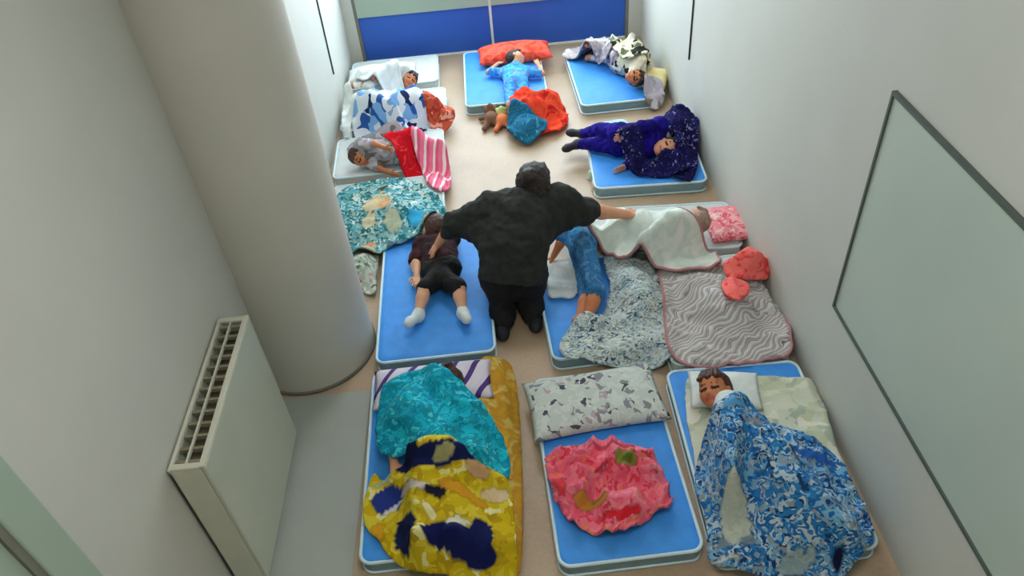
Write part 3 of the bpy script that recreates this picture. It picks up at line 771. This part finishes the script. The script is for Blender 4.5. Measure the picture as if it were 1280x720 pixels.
F['teal_plain'] = fabric('teal_speckled_print_plain', [('6fa9ae', 4), ('a9cccb', 3), ('2f7f86', 3), ('d8e6e0', 2), ('356a72', 1.5), ('56b6d0', 2)], 28, 'blotch')
F['sage'] = fabric('sage_cloth_print', [('a9b8a8', 5), ('c8d0c4', 3), ('6d7a6c', 1.5), ('c99aa8', 1)], 26, 'blotch')
F['black'] = plain('black_cotton', '282a27', 0.85, 0.15, 14, 0.3, 80)
F['blacktrouser'] = plain('black_trouser', '131212', 0.85, 0.15, 14, 0.3, 80)
F['maroon'] = fabric('dark_maroon_tee', [('3a2226', 5), ('241a1c', 4), ('4c2628', 2)], 12, 'soft')
F['denim'] = fabric('blue_denim', [('3f7fb4', 4), ('316a9c', 3), ('5a92bf', 2)], 16, 'soft')
F['socks'] = plain('white_sock', 'dbe4e4', 0.9)
F['shoe_dark'] = plain('dark_shoe', '23222a', 0.6)
F['shirt_cream'] = plain('cream_shirt', 'dccfc0', 0.9)
F['aqua'] = fabric('aqua_white_pillow', [('dff0f2', 4), ('8fd6e2', 3), ('bfe8ee', 2)], 9, 'soft')
F['yellowcream'] = fabric('pale_yellow_pillow', [('e6d6a0', 4), ('dcc98c', 3)], 8, 'soft')
F['lime'] = plain('lime_plush', 'c8d68a', 0.9, 0.1)
F['orange_plush'] = plain('orange_plush', 'dd7a4a', 0.9, 0.1)
F['brown_plush'] = plain('brown_plush', '7d5a44', 0.9, 0.1)
F['mintshoe'] = plain('mint_shoe', 'c4dcc4', 0.7)
F['rose_shoe'] = plain('pale_rose_shoe', 'e6c4b8', 0.7)
F['soles'] = plain('pale_sole', 'd8d4cc', 0.8)

# ------------------------------------------------------------------ 1 : turquoise / yellow
TOP = MT+0.003
drape('bed_sheet', [(600, 452), (638, 447), (650, 540), (651, 690), (628, 706), (616, 690), (604, 560)], 0.1, F['mustard'], 'plain mustard yellow sheet along the edge of a mattress', 'sheet', fold=0.012)
pillow('pillow', G(541, 480, 0.12), 0.62, 0.27, 0.075, 1, F['violet_stripe'], 'white pillow with violet stripes behind the turquoise blanket')
p = G(552, 565, 0.16)
J = lie((p.x, p.y), 88, TOP, 'supine', 0.98); J['head'] = G(556, 478, 0.19); J['neck'] = J['head'].lerp(J['chest'], 0.45)
J['crown'] = Vector((0.15, 1, 0.2)); J['face'] = Vector((-0.5, 0, 0.8))
J['elL'] = G(488, 545, 0.17); J['wrL'] = G(493, 580, 0.17)
child('sleeping child lying under a bright turquoise blanket', J, 'skin', 'hair_brown', F['turquoise'], F['yellow_plain'], 0.8, 1.9, floor=TOP)
drape('blanket', [(480, 482), (505, 468), (540, 466), (568, 482), (598, 505), (622, 530), (636, 566), (628, 594), (590, 592), (560, 578), (520, 572), (482, 572), (468, 545), (470, 508)], 0.2, F['turquoise'],
      'bright turquoise printed blanket over a sleeping child', fold=0.03, fsc=8, bumps=[(518, 520, 0.2, 0.15, 0.2, 0, 0.27), (590, 560, 0.15, 0.12, 0.14, 0, 0.2)])
drape('blanket', [(464, 590), (480, 600), (505, 590), (520, 578), (560, 572), (600, 592), (634, 604), (643, 650), (642, 702), (605, 713), (560, 710), (500, 700), (472, 672), (452, 640)], 0.15, F['yellow'],
      'yellow blanket with navy blue cartoon print patches', fold=0.022, res=0.013, bumps=[(560, 640, 0.15, 0.2, 0.24, 0, 0.2)],
      paint=spots([(548, 590, 0.20, 0.05, -3, '141c4a'), (515, 582, 0.045, 0.05, 0, '0f1738'), (560, 590, 0.05, 0.03, 20, '8f8f6a'), (600, 600, 0.05, 0.03, -10, 'c9a080'),
                   (483, 622, 0.075, 0.06, 20, '2a3a8a'), (478, 602, 0.05, 0.014, 0, '9fc0c8'), (490, 630, 0.05, 0.012, 30, 'd0d4e0'), (508, 668, 0.055, 0.09, 12, '16204e'),
                   (525, 622, 0.10, 0.022, -25, 'c8c2c0'), (548, 628, 0.05, 0.025, -20, '1d1f34'), (575, 682, 0.15, 0.055, -14, '151d55'), (603, 668, 0.045, 0.06, 0, '1a2258'),
                   (575, 664, 0.05, 0.02, 0, 'd8d8c4'), (580, 626, 0.11, 0.025, -25, 'd79a28'), (620, 620, 0.06, 0.035, 0, 'd6bfa0'), (470, 660, 0.03, 0.05, 0, 'd8a020'), (540, 652, 0.02, 0.06, 30, 'e6dca8')], 0.15))

# ------------------------------------------------------------------ 2 : bare mattress, spotted pillow, pink blanket
g = G(743, 500, 0.13)
pillow('pillow', g, 0.67, 0.38, 0.085, 5, F['spotted'], 'white grey pillow with small dark spots on a bare blue mattress')
drape('blanket', [(682, 578), (703, 557), (755, 550), (800, 556), (826, 580), (839, 630), (818, 642), (790, 660), (755, 667), (716, 652), (694, 622)], 0.14, F['pink'],
      'crumpled coral pink blanket with olive flower print', fold=0.055, fsc=13, fdir=25, res=0.012, relax=8, bumps=[(772, 590, 0.1, 0.13, 0.07, 20, 0.165), (725, 610, 0.1, 0.07, 0.09, 0, 0.155), (775, 635, 0.1, 0.14, 0.05, 8, 0.15), (810, 605, 0.1, 0.06, 0.09, 0, 0.15)],
      paint=spots([(783, 582, 0.05, 0.038, 15, '8a8a3a'), (783, 584, 0.025, 0.02, 0, '5c6a2a'), (737, 628, 0.07, 0.03, -20, 'c98a3a'), (748, 626, 0.03, 0.02, 0, '8f7a30'), (720, 580, 0.03, 0.025, 0, 'b04a5a'),
                   (752, 590, 0.03, 0.012, 30, 'c23a52'), (775, 645, 0.09, 0.022, 5, 'e22f3c'), (700, 607, 0.02, 0.05, 20, 'e84a58'), (765, 556, 0.1, 0.012, 0, 'c84a60')], 0.15))

# ------------------------------------------------------------------ 3 : child in front of cream sheet, blue print blanket
drape('bed_sheet', [(858, 478), (872, 472), (930, 470), (990, 474), (1022, 480), (1045, 560), (1058, 600), (1000, 605), (930, 610), (878, 615), (866, 560), (858, 520)], 0.1, F['cream'], 'cream sheet with faint print beside the child on the small white pillow', 'sheet', fold=0.008)
pillow('pillow', G(905, 490, 0.12), 0.34, 0.24, 0.06, -10, F['white'], 'small white pillow under the child with the blue patterned blanket')
p = G(952, 580, 0.17)
J = lie((p.x, p.y), 112, TOP, 'side_l', 0.98); J['head'] = G(893, 488, 0.22); J['neck'] = J['head'].lerp(J['chest'], 0.42)
J['face'] = Vector((-0.55, -0.35, 0.75)); J['crown'] = Vector((0.2, 1, 0.15))
for k in 'LR': J['kn'+k] = J['hip'+k]+Vector((0.05, -0.17, 0)); J['an'+k] = J['hip'+k]+Vector((0.16, -0.30, -0.04)); J['toe'+k] = J['an'+k]+Vector((0.05, -0.04, 0))
child('child asleep on a small white pillow under a blue comic print blanket', J, 'skin_tan', 'hair_brown', F['white'], F['denim'], 0.8, 1.9, floor=TOP)
drape('blanket', [(880, 560), (902, 540), (945, 522), (985, 533), (1035, 556), (1070, 600), (1094, 650), (1080, 688), (1040, 712), (990, 714), (945, 702), (892, 692), (884, 645), (868, 600)], 0.16, F['blueprint'],
      'blue and white comic print blanket wrapped round a sleeping child', fold=0.024, bumps=[(980, 610, 0.2, 0.2, 0.26, 20, 0.22)],
      paint=spots([(935, 566, 0.05, 0.02, -20, '8a8288'), (985, 585, 0.03, 0.03, 0, '26304a'), (920, 650, 0.06, 0.10, 0, 'c9cdb8'), (905, 672, 0.03, 0.022, 0, '71828a'), (935, 672, 0.03, 0.022, 0, '71828a'), (905, 690, 0.06, 0.012, 0, 'd4d6c8'),
                   (1050, 690, 0.022, 0.028, 0, '141c40'), (1000, 690, 0.08, 0.03, 10, '9fb3b0'), (1050, 640, 0.03, 0.07, 0, '2456a8'), (1020, 570, 0.10, 0.025, -28, '2a5fae'), (910, 550, 0.07, 0.02, 18, '5aa0d4')], 0.16))

# ------------------------------------------------------------------ 4 : child in black shorts
p = G(551, 332, 0.17)
J = lie((p.x, p.y), 97, TOP, 'prone', 0.95); J['face'] = Vector((-0.4, 0.6, -0.3)); J['crown'] = Vector((0.0, 0.8, 0.6))
J['knL'] = G(531, 360, 0.19); J['knR'] = G(573, 360, 0.19); J['anL'] = G(522, 396, 0.13); J['anR'] = G(579, 393, 0.13)
J['toeL'] = J['anL']+Vector((-0.04, -0.06, 0.02)); J['toeR'] = J['anR']+Vector((0.02, -0.06, 0.02))
J['elL'] = G(522, 325, 0.16); J['wrL'] = G(521, 345, 0.15)
child('child in dark top, black shorts and white socks lying face down', J, 'skin_pale', 'hair_brown', F['maroon'], F['blacktrouser'], 0.9, 0.97, ('sock', F['socks']), floor=TOP)
drape('blanket', [(432, 320), (452, 312), (472, 318), (470, 345), (466, 362), (448, 356), (436, 345)], 0.06, F['sage'], 'sage grey printed cloth between the column and a mattress', fold=0.025, bumps=[(452, 336, 0.04, 0.06, 0.12, 0, 0.10)])

# ------------------------------------------------------------------ 5 : child in jeans
drape('bed_sheet', [(685, 318), (700, 316), (722, 320), (726, 350), (718, 372), (700, 372), (686, 370), (684, 345)], 0.1, F['white'], 'small white cloth under the child in jeans', 'sheet', fold=0.010)
p = G(729, 318, 0.18)
J = lie((p.x, p.y), 97, TOP, 'side_r', 0.98); J['head'] = J['head']+Vector((0.0, -0.05, -0.02))
J['knR'] = G(734, 368, 0.14); J['knL'] = G(745, 366, 0.22); J['anR'] = G(724, 402, 0.13); J['anL'] = G(732, 403, 0.15)
J['toeR'] = J['anR']+Vector((0.07, -0.02, 0.0)); J['toeL'] = J['anL']+Vector((0.07, -0.03, 0.0))
J['elL'] = G(700, 305, 0.2); J['wrL'] = G(692, 320, 0.14)
child('child in rolled blue jeans curled up next to the kneeling caregiver', J, 'skin_tan', 'hair_brown', F['bluechild'], F['denim'], 0.8, 1.15, floor=TOP)
drape('blanket', [(756, 322), (790, 324), (815, 330), (832, 380), (838, 428), (832, 442), (770, 444), (706, 442), (702, 424), (716, 408), (748, 398), (762, 360)], 0.13, F['grey_speckle'],
      'white blanket with blue and grey specks next to the child in jeans', fold=0.024, bumps=[(795, 370, 0.12, 0.12, 0.24, 0, 0.2)])

# ------------------------------------------------------------------ 6 : zigzag blanket
drape('blanket', [(826, 335), (862, 330), (905, 332), (955, 330), (975, 370), (988, 415), (985, 438), (940, 448), (900, 452), (858, 450), (836, 436), (830, 385)], 0.13, F['zigzag'],
      'grey zigzag striped blanket with rose hem covering a whole mattress', fold=0.024, fdir=-40, bumps=[(900, 380, 0.15, 0.17, 0.3, 15, 0.22)], hem=F['rosehem'])
drape('cloth', [(905, 326), (925, 312), (958, 318), (962, 340), (935, 345), (910, 342)], 0.2, F['coral'], 'crumpled coral cloth on top of the zigzag blanket', 'cloth', fold=0.03, bumps=[(935, 330, 0.2, 0.12, 0.06, 0, 0.26)])
drape('cloth', [(900, 366), (916, 354), (936, 358), (932, 378), (912, 384)], 0.22, F['coral'], 'small folded coral cloth lower on the zigzag blanket', 'cloth', fold=0.02)

# ------------------------------------------------------------------ 12 : white blanket the caregiver pats
pillow('pillow', G(908, 276, 0.14), 0.26, 0.36, 0.07, 0, F['rosefloral'], 'rose pink printed pillow next to the white blanket')
p = G(805, 292, 0.2)
J = lie((p.x+0.02, p.y), -2, TOP, 'side_r', 0.88); J['head'] = G(868, 275, 0.25); J['neck'] = J['head'].lerp(J['chest'], 0.42)
J['face'] = Vector((-0.2, 0.8, 0.3)); J['crown'] = Vector((1, 0.1, 0.1))
for k in 'LR': J['kn'+k] = J['hip'+k]+Vector((-0.12, 0.12, -0.02)); J['an'+k] = J['hip'+k]+Vector((-0.22, -0.02, -0.03)); J['toe'+k] = J['an'+k]+Vector((-0.06, 0.02, 0))
child('child lying under a plain white blanket with head on the rose pillow', J, 'skin', 'hair_light', F['mint'], F['white'], 0.8, 1.9, floor=TOP)
drape('blanket', [(734, 276), (770, 266), (800, 256), (838, 254), (846, 268), (848, 288), (890, 298), (902, 312), (892, 326), (850, 330), (812, 328), (770, 318), (740, 306)], 0.2, F['mint'],
      'plain white blanket with rose hem over the child the caregiver pats', fold=0.018, hem=F['rosehem'], bumps=[(790, 290, 0.2, 0.22, 0.14, 0, 0.2)])

# ------------------------------------------------------------------ 7 : child in navy
pillow('pillow', G(768, 152, 0.12), 0.28, 0.22, 0.10, 10, F['aqua'], 'white and aqua cushion beside the child in navy clothes')
p = G(778, 180, 0.18)
J = lie((p.x, p.y), -4, TOP, 'side_r', 1.0); J['head'] = G(834, 186, 0.2); J['neck'] = J['head'].lerp(J['chest'], 0.4)
J['face'] = Vector((-0.1, -0.75, 0.6)); J['crown'] = Vector((1, -0.1, 0.2))
J['anL'] = G(728, 168, 0.12); J['anR'] = G(722, 184, 0.10); J['knL'] = J['hipL'].lerp(J['anL'], 0.5)+Vector((0, 0, 0.03)); J['knR'] = J['hipR'].lerp(J['anR'], 0.5)+Vector((0, 0, 0.02))
J['toeL'] = J['anL']+Vector((-0.08, 0.04, 0.0)); J['toeR'] = J['anR']+Vector((-0.08, -0.03, 0.0))
child('child in navy and indigo clothes with dark shoes lying across a mattress', J, 'skin', 'hair_black', F['indigo'], F['indigo'], 1.9, 1.95, ('shoe', F['shoe_dark']), floor=TOP)
drape('blanket', [(818, 160), (826, 138), (848, 132), (866, 142), (873, 170), (872, 200), (862, 212), (846, 208), (842, 185), (836, 170)], 0.2, F['navy'],
      'dark navy blanket with pale specks round the head of the child in navy', fold=0.03, bumps=[(848, 165, 0.15, 0.13, 0.2, 0, 0.30)])
drape('blanket', [(772, 206), (800, 203), (850, 206), (864, 210), (850, 217), (800, 217), (776, 213)], 0.13, F['navy'], 'dark navy blanket strip along the front of the child in navy', fold=0.012)

# ------------------------------------------------------------------ 8 : dappled blanket
p = G(775, 82, 0.17)
J = lie((p.x, p.y), -50, TOP, 'side_l', 0.82); J['head'] = G(794, 97, 0.2); J['neck'] = J['head'].lerp(J['chest'], 0.4)
pillow('pillow', G(815, 100, 0.1), 0.26, 0.34, 0.07, -20, F['yellowcream'], 'pale yellow pillow beside the dark dappled blanket')
J['face'] = Vector((-0.2, -0.7, 0.7)); J['crown'] = Vector((0.8, -0.4, 0.3))
child('child lying by the pale yellow pillow under the dappled blanket', J, 'skin_tan', 'hair_brown', F['camo'], F['greyrose'], 0.8, 1.9, floor=TOP)
drape('blanket', [(702, 66), (714, 54), (745, 49), (776, 50), (784, 62), (774, 78), (756, 84), (738, 76), (720, 72)], 0.14, F['greyrose'], 'grey rose patterned blanket folded along a bare blue mattress', fold=0.02, bumps=[(750, 60, 0.12, 0.14, 0.12, 0, 0.18)])
drape('blanket', [(762, 74), (774, 57), (795, 53), (812, 64), (812, 80), (806, 90), (790, 92), (776, 88)], 0.18, F['camo'], 'cream and black dappled blanket over a sleeping child', fold=0.024, bumps=[(790, 72, 0.15, 0.14, 0.14, 0, 0.24)])
drape('cloth', [(806, 112), (816, 107), (828, 112), (830, 122), (818, 127), (806, 122)], 0.1, F['lilac'], 'lilac grey cloth at the foot of the dappled blanket', 'cloth', fold=0.012)

# ------------------------------------------------------------------ 9 : coral pillow, red blanket
pillow('pillow', G(643, 66, 0.14), 0.66, 0.34, 0.12, 2, F['coralred'], 'coral red pillow in front of the blue door panel')
p = G(645, 104, 0.16)
J = lie((p.x, p.y), 88, TOP, 'prone', 0.84); J['head'] = G(645, 73, 0.22); J['neck'] = J['head'].lerp(J['chest'], 0.4)
J['face'] = Vector((0.9, 0, 0.2)); J['crown'] = Vector((0, 1, 0.2))
J['elL'] = G(610, 90, 0.14); J['elR'] = G(678, 92, 0.14); J['wrL'] = G(622, 80, 0.14); J['wrR'] = G(672, 80, 0.14)
child('child in sky blue patterned clothes on the mattress with the coral pillow', J, 'skin', 'hair_black', F['bluechild'], F['bluechild'], 0.9, 1.9, floor=TOP)
drape('blanket', [(638, 128), (655, 118), (685, 114), (704, 120), (710, 132), (698, 144), (672, 148), (650, 140)], 0.17, F['red'], 'bright red blanket over the legs of the child in sky blue', fold=0.03, bumps=[(675, 132, 0.1, 0.16, 0.12, 0, 0.19)])
drape('clothes_bundle', [(634, 154), (645, 147), (668, 150), (684, 154), (680, 166), (660, 176), (642, 172), (634, 164)], 0.06, F['petrol'], 'petrol blue bundle of clothes on the floor below the red blanket', 'clothes', fold=0.03, bumps=[(657, 162, 0.06, 0.12, 0.1, 0, 0.13)])

def plush(loc, sc_, mats, label):
    """small soft toy: body, head, ears, limbs"""
    root = tag(empty('soft_toy', (loc.x, loc.y, 0)), label, 'toy'); root['surface_min'] = 0.001
    b = Sculpt(); q = Vector((loc.x, loc.y, 0))
    P = lambda x, y, z: q+Vector((x, y, z))*sc_
    b.ell(P(0, 0, 0.07), (0.07*sc_, 0.09*sc_, 0.06*sc_), None, 0, 0.02)
    for x in (-1, 1):
        b.cone(P(x*0.05, 0.04, 0.06), P(x*0.11, 0.07, 0.03), 0.026*sc_, 0.022*sc_, 0, 0.015)
        b.cone(P(x*0.04, -0.06, 0.05), P(x*0.08, -0.14, 0.03), 0.03*sc_, 0.026*sc_, 0, 0.015)
    body_part('body', b, mats[0], root, 0.008)
    h = Sculpt(); h.ball(P(0, 0.13, 0.09), 0.062*sc_, 0, 0.02); h.ball(P(0, 0.11, 0.145), 0.028*sc_, 0, 0.015)
    for x in (-1, 1): h.ball(P(x*0.05, 0.175, 0.10), 0.024*sc_, 0, 0.01)
    body_part('head', h, mats[1], root, 0.008)
    del root['surface_min']
    return root
plush(G(614, 148, 0.05), 0.8, (F['brown_plush'], F['brown_plush']), 'small brown soft toy on the floor beside the coral pillow mattress')
plush(G(628, 150, 0.05), 0.75, (F['orange_plush'], F['lime']), 'small orange soft toy with a lime head next to the petrol bundle')

# ------------------------------------------------------------------ 10 : white blankets by the left wall
pillow('pillow', G(478, 93, 0.12), 0.62, 0.26, 0.10, 3, F['white'], 'long white pillow beside the blue door panel')
p = G(478, 106, 0.16)
J = lie((p.x, p.y), 8, TOP, 'side_r', 0.8); J['head'] = G(512, 100, 0.2); J['neck'] = J['head'].lerp(J['chest'], 0.4)
J['face'] = Vector((0.3, -0.7, 0.5)); J['crown'] = Vector((0.4, 0.9, 0.2))
for k in 'LR': J['kn'+k] = J['hip'+k]+Vector((-0.05, -0.16, 0)); J['an'+k] = J['hip'+k]+Vector((-0.2, -0.08, -0.02)); J['toe'+k] = J['an'+k]+Vector((-0.05, -0.03, 0))
child('child in white asleep beside the long white pillow', J, 'skin_tan', 'hair_black', F['white'], F['white'], 0.8, 1.9, floor=TOP)
drape('blanket', [(446, 100), (470, 94), (492, 97), (502, 108), (506, 118), (490, 124), (465, 122), (448, 116)], 0.14, F['white'], 'white blanket over the child beside the long white pillow', fold=0.022)
p = G(495, 142, 0.16)
J = lie((p.x, p.y), 172, TOP, 'side_l', 0.86); J['head'] = G(456, 128, 0.2); J['neck'] = J['head'].lerp(J['chest'], 0.4)
J['face'] = Vector((0, 0.8, 0.3)); J['crown'] = Vector((-1, 0.1, 0.2))
for k in 'LR': J['kn'+k] = J['hip'+k]+Vector((0.12, 0.12, 0)); J['an'+k] = J['hip'+k]+Vector((0.24, 0.0, -0.03)); J['toe'+k] = J['an'+k]+Vector((0.06, 0.02, 0))
child('child lying turned away under the blue and white patchy blanket', J, 'skin', 'hair_black', F['whiteblue'], F['whiteblue'], 0.8, 1.9, floor=TOP)
drape('blanket', [(462, 138), (480, 128), (505, 122), (530, 124), (540, 138), (532, 154), (505, 164), (475, 166), (448, 164), (440, 150)], 0.15, F['whiteblue'], 'blue and white patchy blanket beside the rust red cloth', fold=0.024)
drape('cloth', [(534, 148), (545, 139), (562, 144), (570, 153), (556, 163), (540, 166)], 0.05, F['rust'], 'rust red crumpled cloth on the floor by the blue and white blanket', 'cloth', fold=0.03, bumps=[(552, 153, 0.04, 0.12, 0.1, 0, 0.12)])
drape('blanket', [(428, 132), (440, 122), (450, 138), (440, 152), (436, 168), (428, 166)], 0.12, F['white'], 'white blanket edge hanging along the left wall', fold=0.012)

# ------------------------------------------------------------------ 11a : red and pink cloths
p = G(490, 195, 0.16)
J = lie((p.x, p.y), 178, TOP, 'side_l', 0.8); J['head'] = G(449, 196, 0.19); J['neck'] = J['head'].lerp(J['chest'], 0.4)
J['face'] = Vector((0.35, -0.8, 0.4)); J['crown'] = Vector((-0.9, 0.5, 0.3))
for k in 'LR': J['kn'+k] = J['hip'+k]+Vector((0.14, 0.10, 0)); J['an'+k] = J['hip'+k]+Vector((0.26, 0.02, -0.03)); J['toe'+k] = J['an'+k]+Vector((0.06, 0.02, 0))
child('child in lilac grey top lying behind the red cloth', J, 'skin_tan', 'hair_brown', F['lilac'], F['teal_plain'], 0.8, 1.9, floor=TOP)
drape('blanket', [(432, 182), (446, 170), (480, 164), (515, 170), (500, 186), (478, 190), (464, 184), (448, 178)], 0.14, F['lilac'], 'lilac grey blanket behind the red cloth by the left wall', fold=0.016)
drape('cloth', [(482, 184), (500, 178), (524, 180), (526, 198), (512, 204), (496, 196)], 0.2, F['redwhite'], 'bright red cloth bunched next to the pink striped cloth', 'cloth', fold=0.025, bumps=[(508, 190, 0.15, 0.12, 0.1, 0, 0.22)])
drape('cloth', [(520, 200), (528, 180), (548, 178), (560, 196), (562, 228), (552, 240), (536, 232), (528, 214)], 0.1, F['pinkstripe'], 'pink and white striped cloth trailing off a mattress', 'cloth', fold=0.018)

# ------------------------------------------------------------------ 11b : teal blanket with peach print
drape('blanket', [(420, 238), (440, 226), (460, 220), (480, 216), (505, 216), (530, 226), (552, 246), (556, 268), (536, 286), (500, 296), (470, 306), (440, 308), (424, 300), (416, 265)], 0.16, F['teal'],
      'teal speckled blanket with large peach print next to the column', fold=0.026, bumps=[(485, 262, 0.12, 0.22, 0.16, 0, 0.17)],
      paint=spots([(468, 243, 0.10, 0.12, 10, 'e9cfa2'), (480, 250, 0.05, 0.04, 0, 'f0ac70'), (488, 262, 0.06, 0.06, 0, 'cfd0b0'), (458, 262, 0.05, 0.06, 0, 'e6d8b0'), (456, 284, 0.055, 0.055, 0, 'f0a870'), (456, 284, 0.02, 0.02, 0, 'd07a50'),
                   (458, 298, 0.05, 0.03, 0, 'd8cba8'), (520, 255, 0.07, 0.08, 0, '36a4d0'), (535, 262, 0.05, 0.05, 0, '7fb4e0'), (500, 200, 0.10, 0.02, -20, 'd6e4e0'), (475, 222, 0.04, 0.02, 0, '4a5a3c'), (500, 288, 0.10, 0.03, 0, '6d7a8e'), (432, 292, 0.04, 0.05, 0, '2f7a80')], 0.22))

# ------------------------------------------------------------------ shoes on the floor
def small_shoe(px, py, rot, mat, label):
    c = G(px, py, 0.02); root = tag(empty('shoe', (c.x, c.y, 0)), label, 'shoe', 'small shoes on the floor'); root['surface_min'] = 0.0005
    d = Vector((math.cos(math.radians(rot)), math.sin(math.radians(rot)), 0)); q = Vector((c.x, c.y, 0))
    so = Sculpt()
    for t in (-1, 0, 1): so.ell(q+d*0.045*t+Vector((0, 0, 0.008)), (0.035, 0.032, 0.012), None, 0, 0.015)
    body_part('sole', so, F['soles'], root, 0.006)
    u = Sculpt(); u.cone(q+d*0.05+Vector((0, 0, 0.022)), q+d*0.01+Vector((0, 0, 0.03)), 0.024, 0.03, 0, 0.02); u.cone(q-d*0.05+Vector((0, 0, 0.025)), q-d*0.045+Vector((0, 0, 0.045)), 0.026, 0.024, 0, 0.02)
    body_part('upper', u, mat, root, 0.006)
    del root['surface_min']
small_shoe(742, 216, 60, F['mintshoe'], 'small pale mint shoe on the floor by the child in navy')
small_shoe(752, 233, 10, F['rose_shoe'], 'small pale rose shoe on the floor by the child in navy')

# ------------------------------------------------------------------ caregiver, kneeling between two mattresses, seen from behind
def sh_mid(a, b, t): return a.lerp(b, t)+Vector((0, 0, -0.06))
def caregiver():
    root = tag(empty('person', (0.02, 3.25, 0)), 'caregiver in black kneeling between the mattresses and reaching out both arms', 'person'); root['surface_min'] = 0.002
    V_ = lambda *a: Vector(a)
    pel = G(641, 340, 0.28); waist = G(643, 302, 0.43); chest = G(652, 268, 0.55); nb = G(660, 242, 0.63); head = G(669, 229, 0.67)
    shL, shR = G(612, 261, 0.56), G(704, 252, 0.55)
    elL = G(567, 279, 0.45); wrL = G(549, 304, 0.29)
    elR = G(738, 264, 0.44); wrR = G(784, 268, 0.33)
    hipL, hipR = pel+V_(-0.075, 0, -0.02), pel+V_(0.075, 0, -0.02); knL, knR = V_(-0.055, 3.60, 0.085), V_(0.09, 3.60, 0.085)
    anL, anR = V_(-0.065, 3.13, 0.075), V_(0.105, 3.16, 0.075); toeL, toeR = V_(-0.075, 3.03, 0.04), V_(0.115, 3.07, 0.04)
    face = Vector((0.35, 0.75, -0.55)); crown = Vector((0.12, 0.55, 0.8))
    b = Sculpt(); t = Sculpt()
    for q, sh, hp in ((-1, shL, hipL), (1, shR, hipR)):
        t.cone(sh-V_(q*0.05, 0, 0), waist+V_(q*0.055, 0, 0), 0.075, 0.085, 0, 0.08)
        t.cone(waist+V_(q*0.055, 0, 0), hp, 0.085, 0.105, 0, 0.06); t.cone(nb-(nb-chest)*0.2, sh, 0.052, 0.062, 0, 0.04)
    t.cone(chest, pel, 0.10, 0.115, 0, 0.08)
    b.P += t.P
    b.cone(nb, head-crown.normalized()*0.05, 0.052, 0.055, 0, 0.03)
    for sh, el, wr, palm in ((shL, elL, wrL, (0, 0, -1)), (shR, elR, wrR, (0, 0, -1))):
        b.cone(sh, el, 0.056, 0.042, 0, 0.04); m_ = el.lerp(wr, 0.3); b.cone(el, m_, 0.042, 0.041, 0, 0.02); b.cone(m_, wr, 0.041, 0.027, 0, 0.02)
        hand_prims(b, wr, (wr-el)+Vector((0, 0, 0.02)), palm, 0.175, 0, 0.3, 0.45)
    for hp, kn, an, to in ((hipL, knL, anL, toeL), (hipR, knR, anR, toeR)):
        b.cone(hp, kn, 0.085, 0.058, 0, 0.05); m_ = kn.lerp(an, 0.4); b.cone(kn, m_, 0.055, 0.056, 0, 0.03); b.cone(m_, an, 0.056, 0.036, 0, 0.02); b.cone(an, to, 0.037, 0.03, 0, 0.02)
    P, A = head_prims(b, head, face, crown, 1.12)
    body_part('body', b, [M['skin'], M['lip'], M['lash']], root, 0.0075, block=False)
    h = hair_mesh(P, A, 1.18, 0.01); h.ball(P(0, -0.09, 0.03), 0.045, 0, 0.02)
    body_part('hair', h, M['hair_dark'], root, 0.008, 0.006, 40, block=False)
    g = t.grow(0.02)
    for sh, el in ((shL, elL), (shR, elR)): g.cone(sh, sh.lerp(el, 0.97), 0.075, 0.066, 0, 0.06)
    g.cone(elL, elL.lerp(wrL, 0.4), 0.062, 0.054, 0, 0.03)
    g.cone(sh_mid(shL, elL, 0.55), waist+V_(-0.09, 0.0, 0.0), 0.07, 0.08, 0, 0.08); g.cone(sh_mid(shL, elL, 0.3), waist+V_(-0.07, 0.0, 0.0), 0.08, 0.09, 0, 0.08); g.cone(sh_mid(shR, elR, 0.45), waist+V_(0.08, 0, 0.03), 0.06, 0.07, 0, 0.08)
    g.cone(chest+V_(0, -0.02, 0.0), waist+V_(0, -0.03, 0), 0.135, 0.13, 0, 0.06)
    dn = (pel-waist).normalized()
    g.cone(waist, pel, 0.15, 0.16, 0, 0.06); g.cone(waist+V_(0, -0.03, 0), pel+V_(0, -0.03, 0), 0.14, 0.15, 0, 0.06)
    body_part('shirt', g, F['black'], root, 0.009, 0.014, 13, clip=[(pel+dn*0.045, dn)], block=False)
    g = Sculpt(); g.cone(pel+V_(0, 0, 0.05), pel, 0.13, 0.135, 0, 0.04)
    for hp in (hipL, hipR): g.cone(hp, hp+V_(0, -0.03, 0.0), 0.115, 0.115, 0, 0.03)
    g.cone(hipL+V_(0, -0.02, -0.03), hipR+V_(0, -0.02, -0.03), 0.10, 0.10, 0, 0.03)
    for hp, kn, an in ((hipL, knL, anL), (hipR, knR, anR)):
        g.cone(hp, kn, 0.105, 0.072, 0, 0.04); g.cone(kn, an, 0.072, 0.068, 0, 0.03); g.cone(an, an+V_(0, -0.04, -0.01), 0.068, 0.055, 0, 0.02); g.cone(hp+V_(0, -0.04, 0), an+V_(0, 0.03, 0.04), 0.095, 0.068, 0, 0.03)
    body_part('trousers', g, F['blacktrouser'], root, 0.009, 0.010, 13, block=False)
    for an, to in ((anL, toeL), (anR, toeR)):
        g = Sculpt(); g.cone(an+V_(0, 0.02, 0), to, 0.044, 0.037, 0, 0.03); g.cone(to, to+V_(0, -0.02, 0.0), 0.037, 0.034, 0, 0.02)
        body_part('shoe', g, F['shoe_dark'], root, 0.008, block=False)
    del root['surface_min']
caregiver()
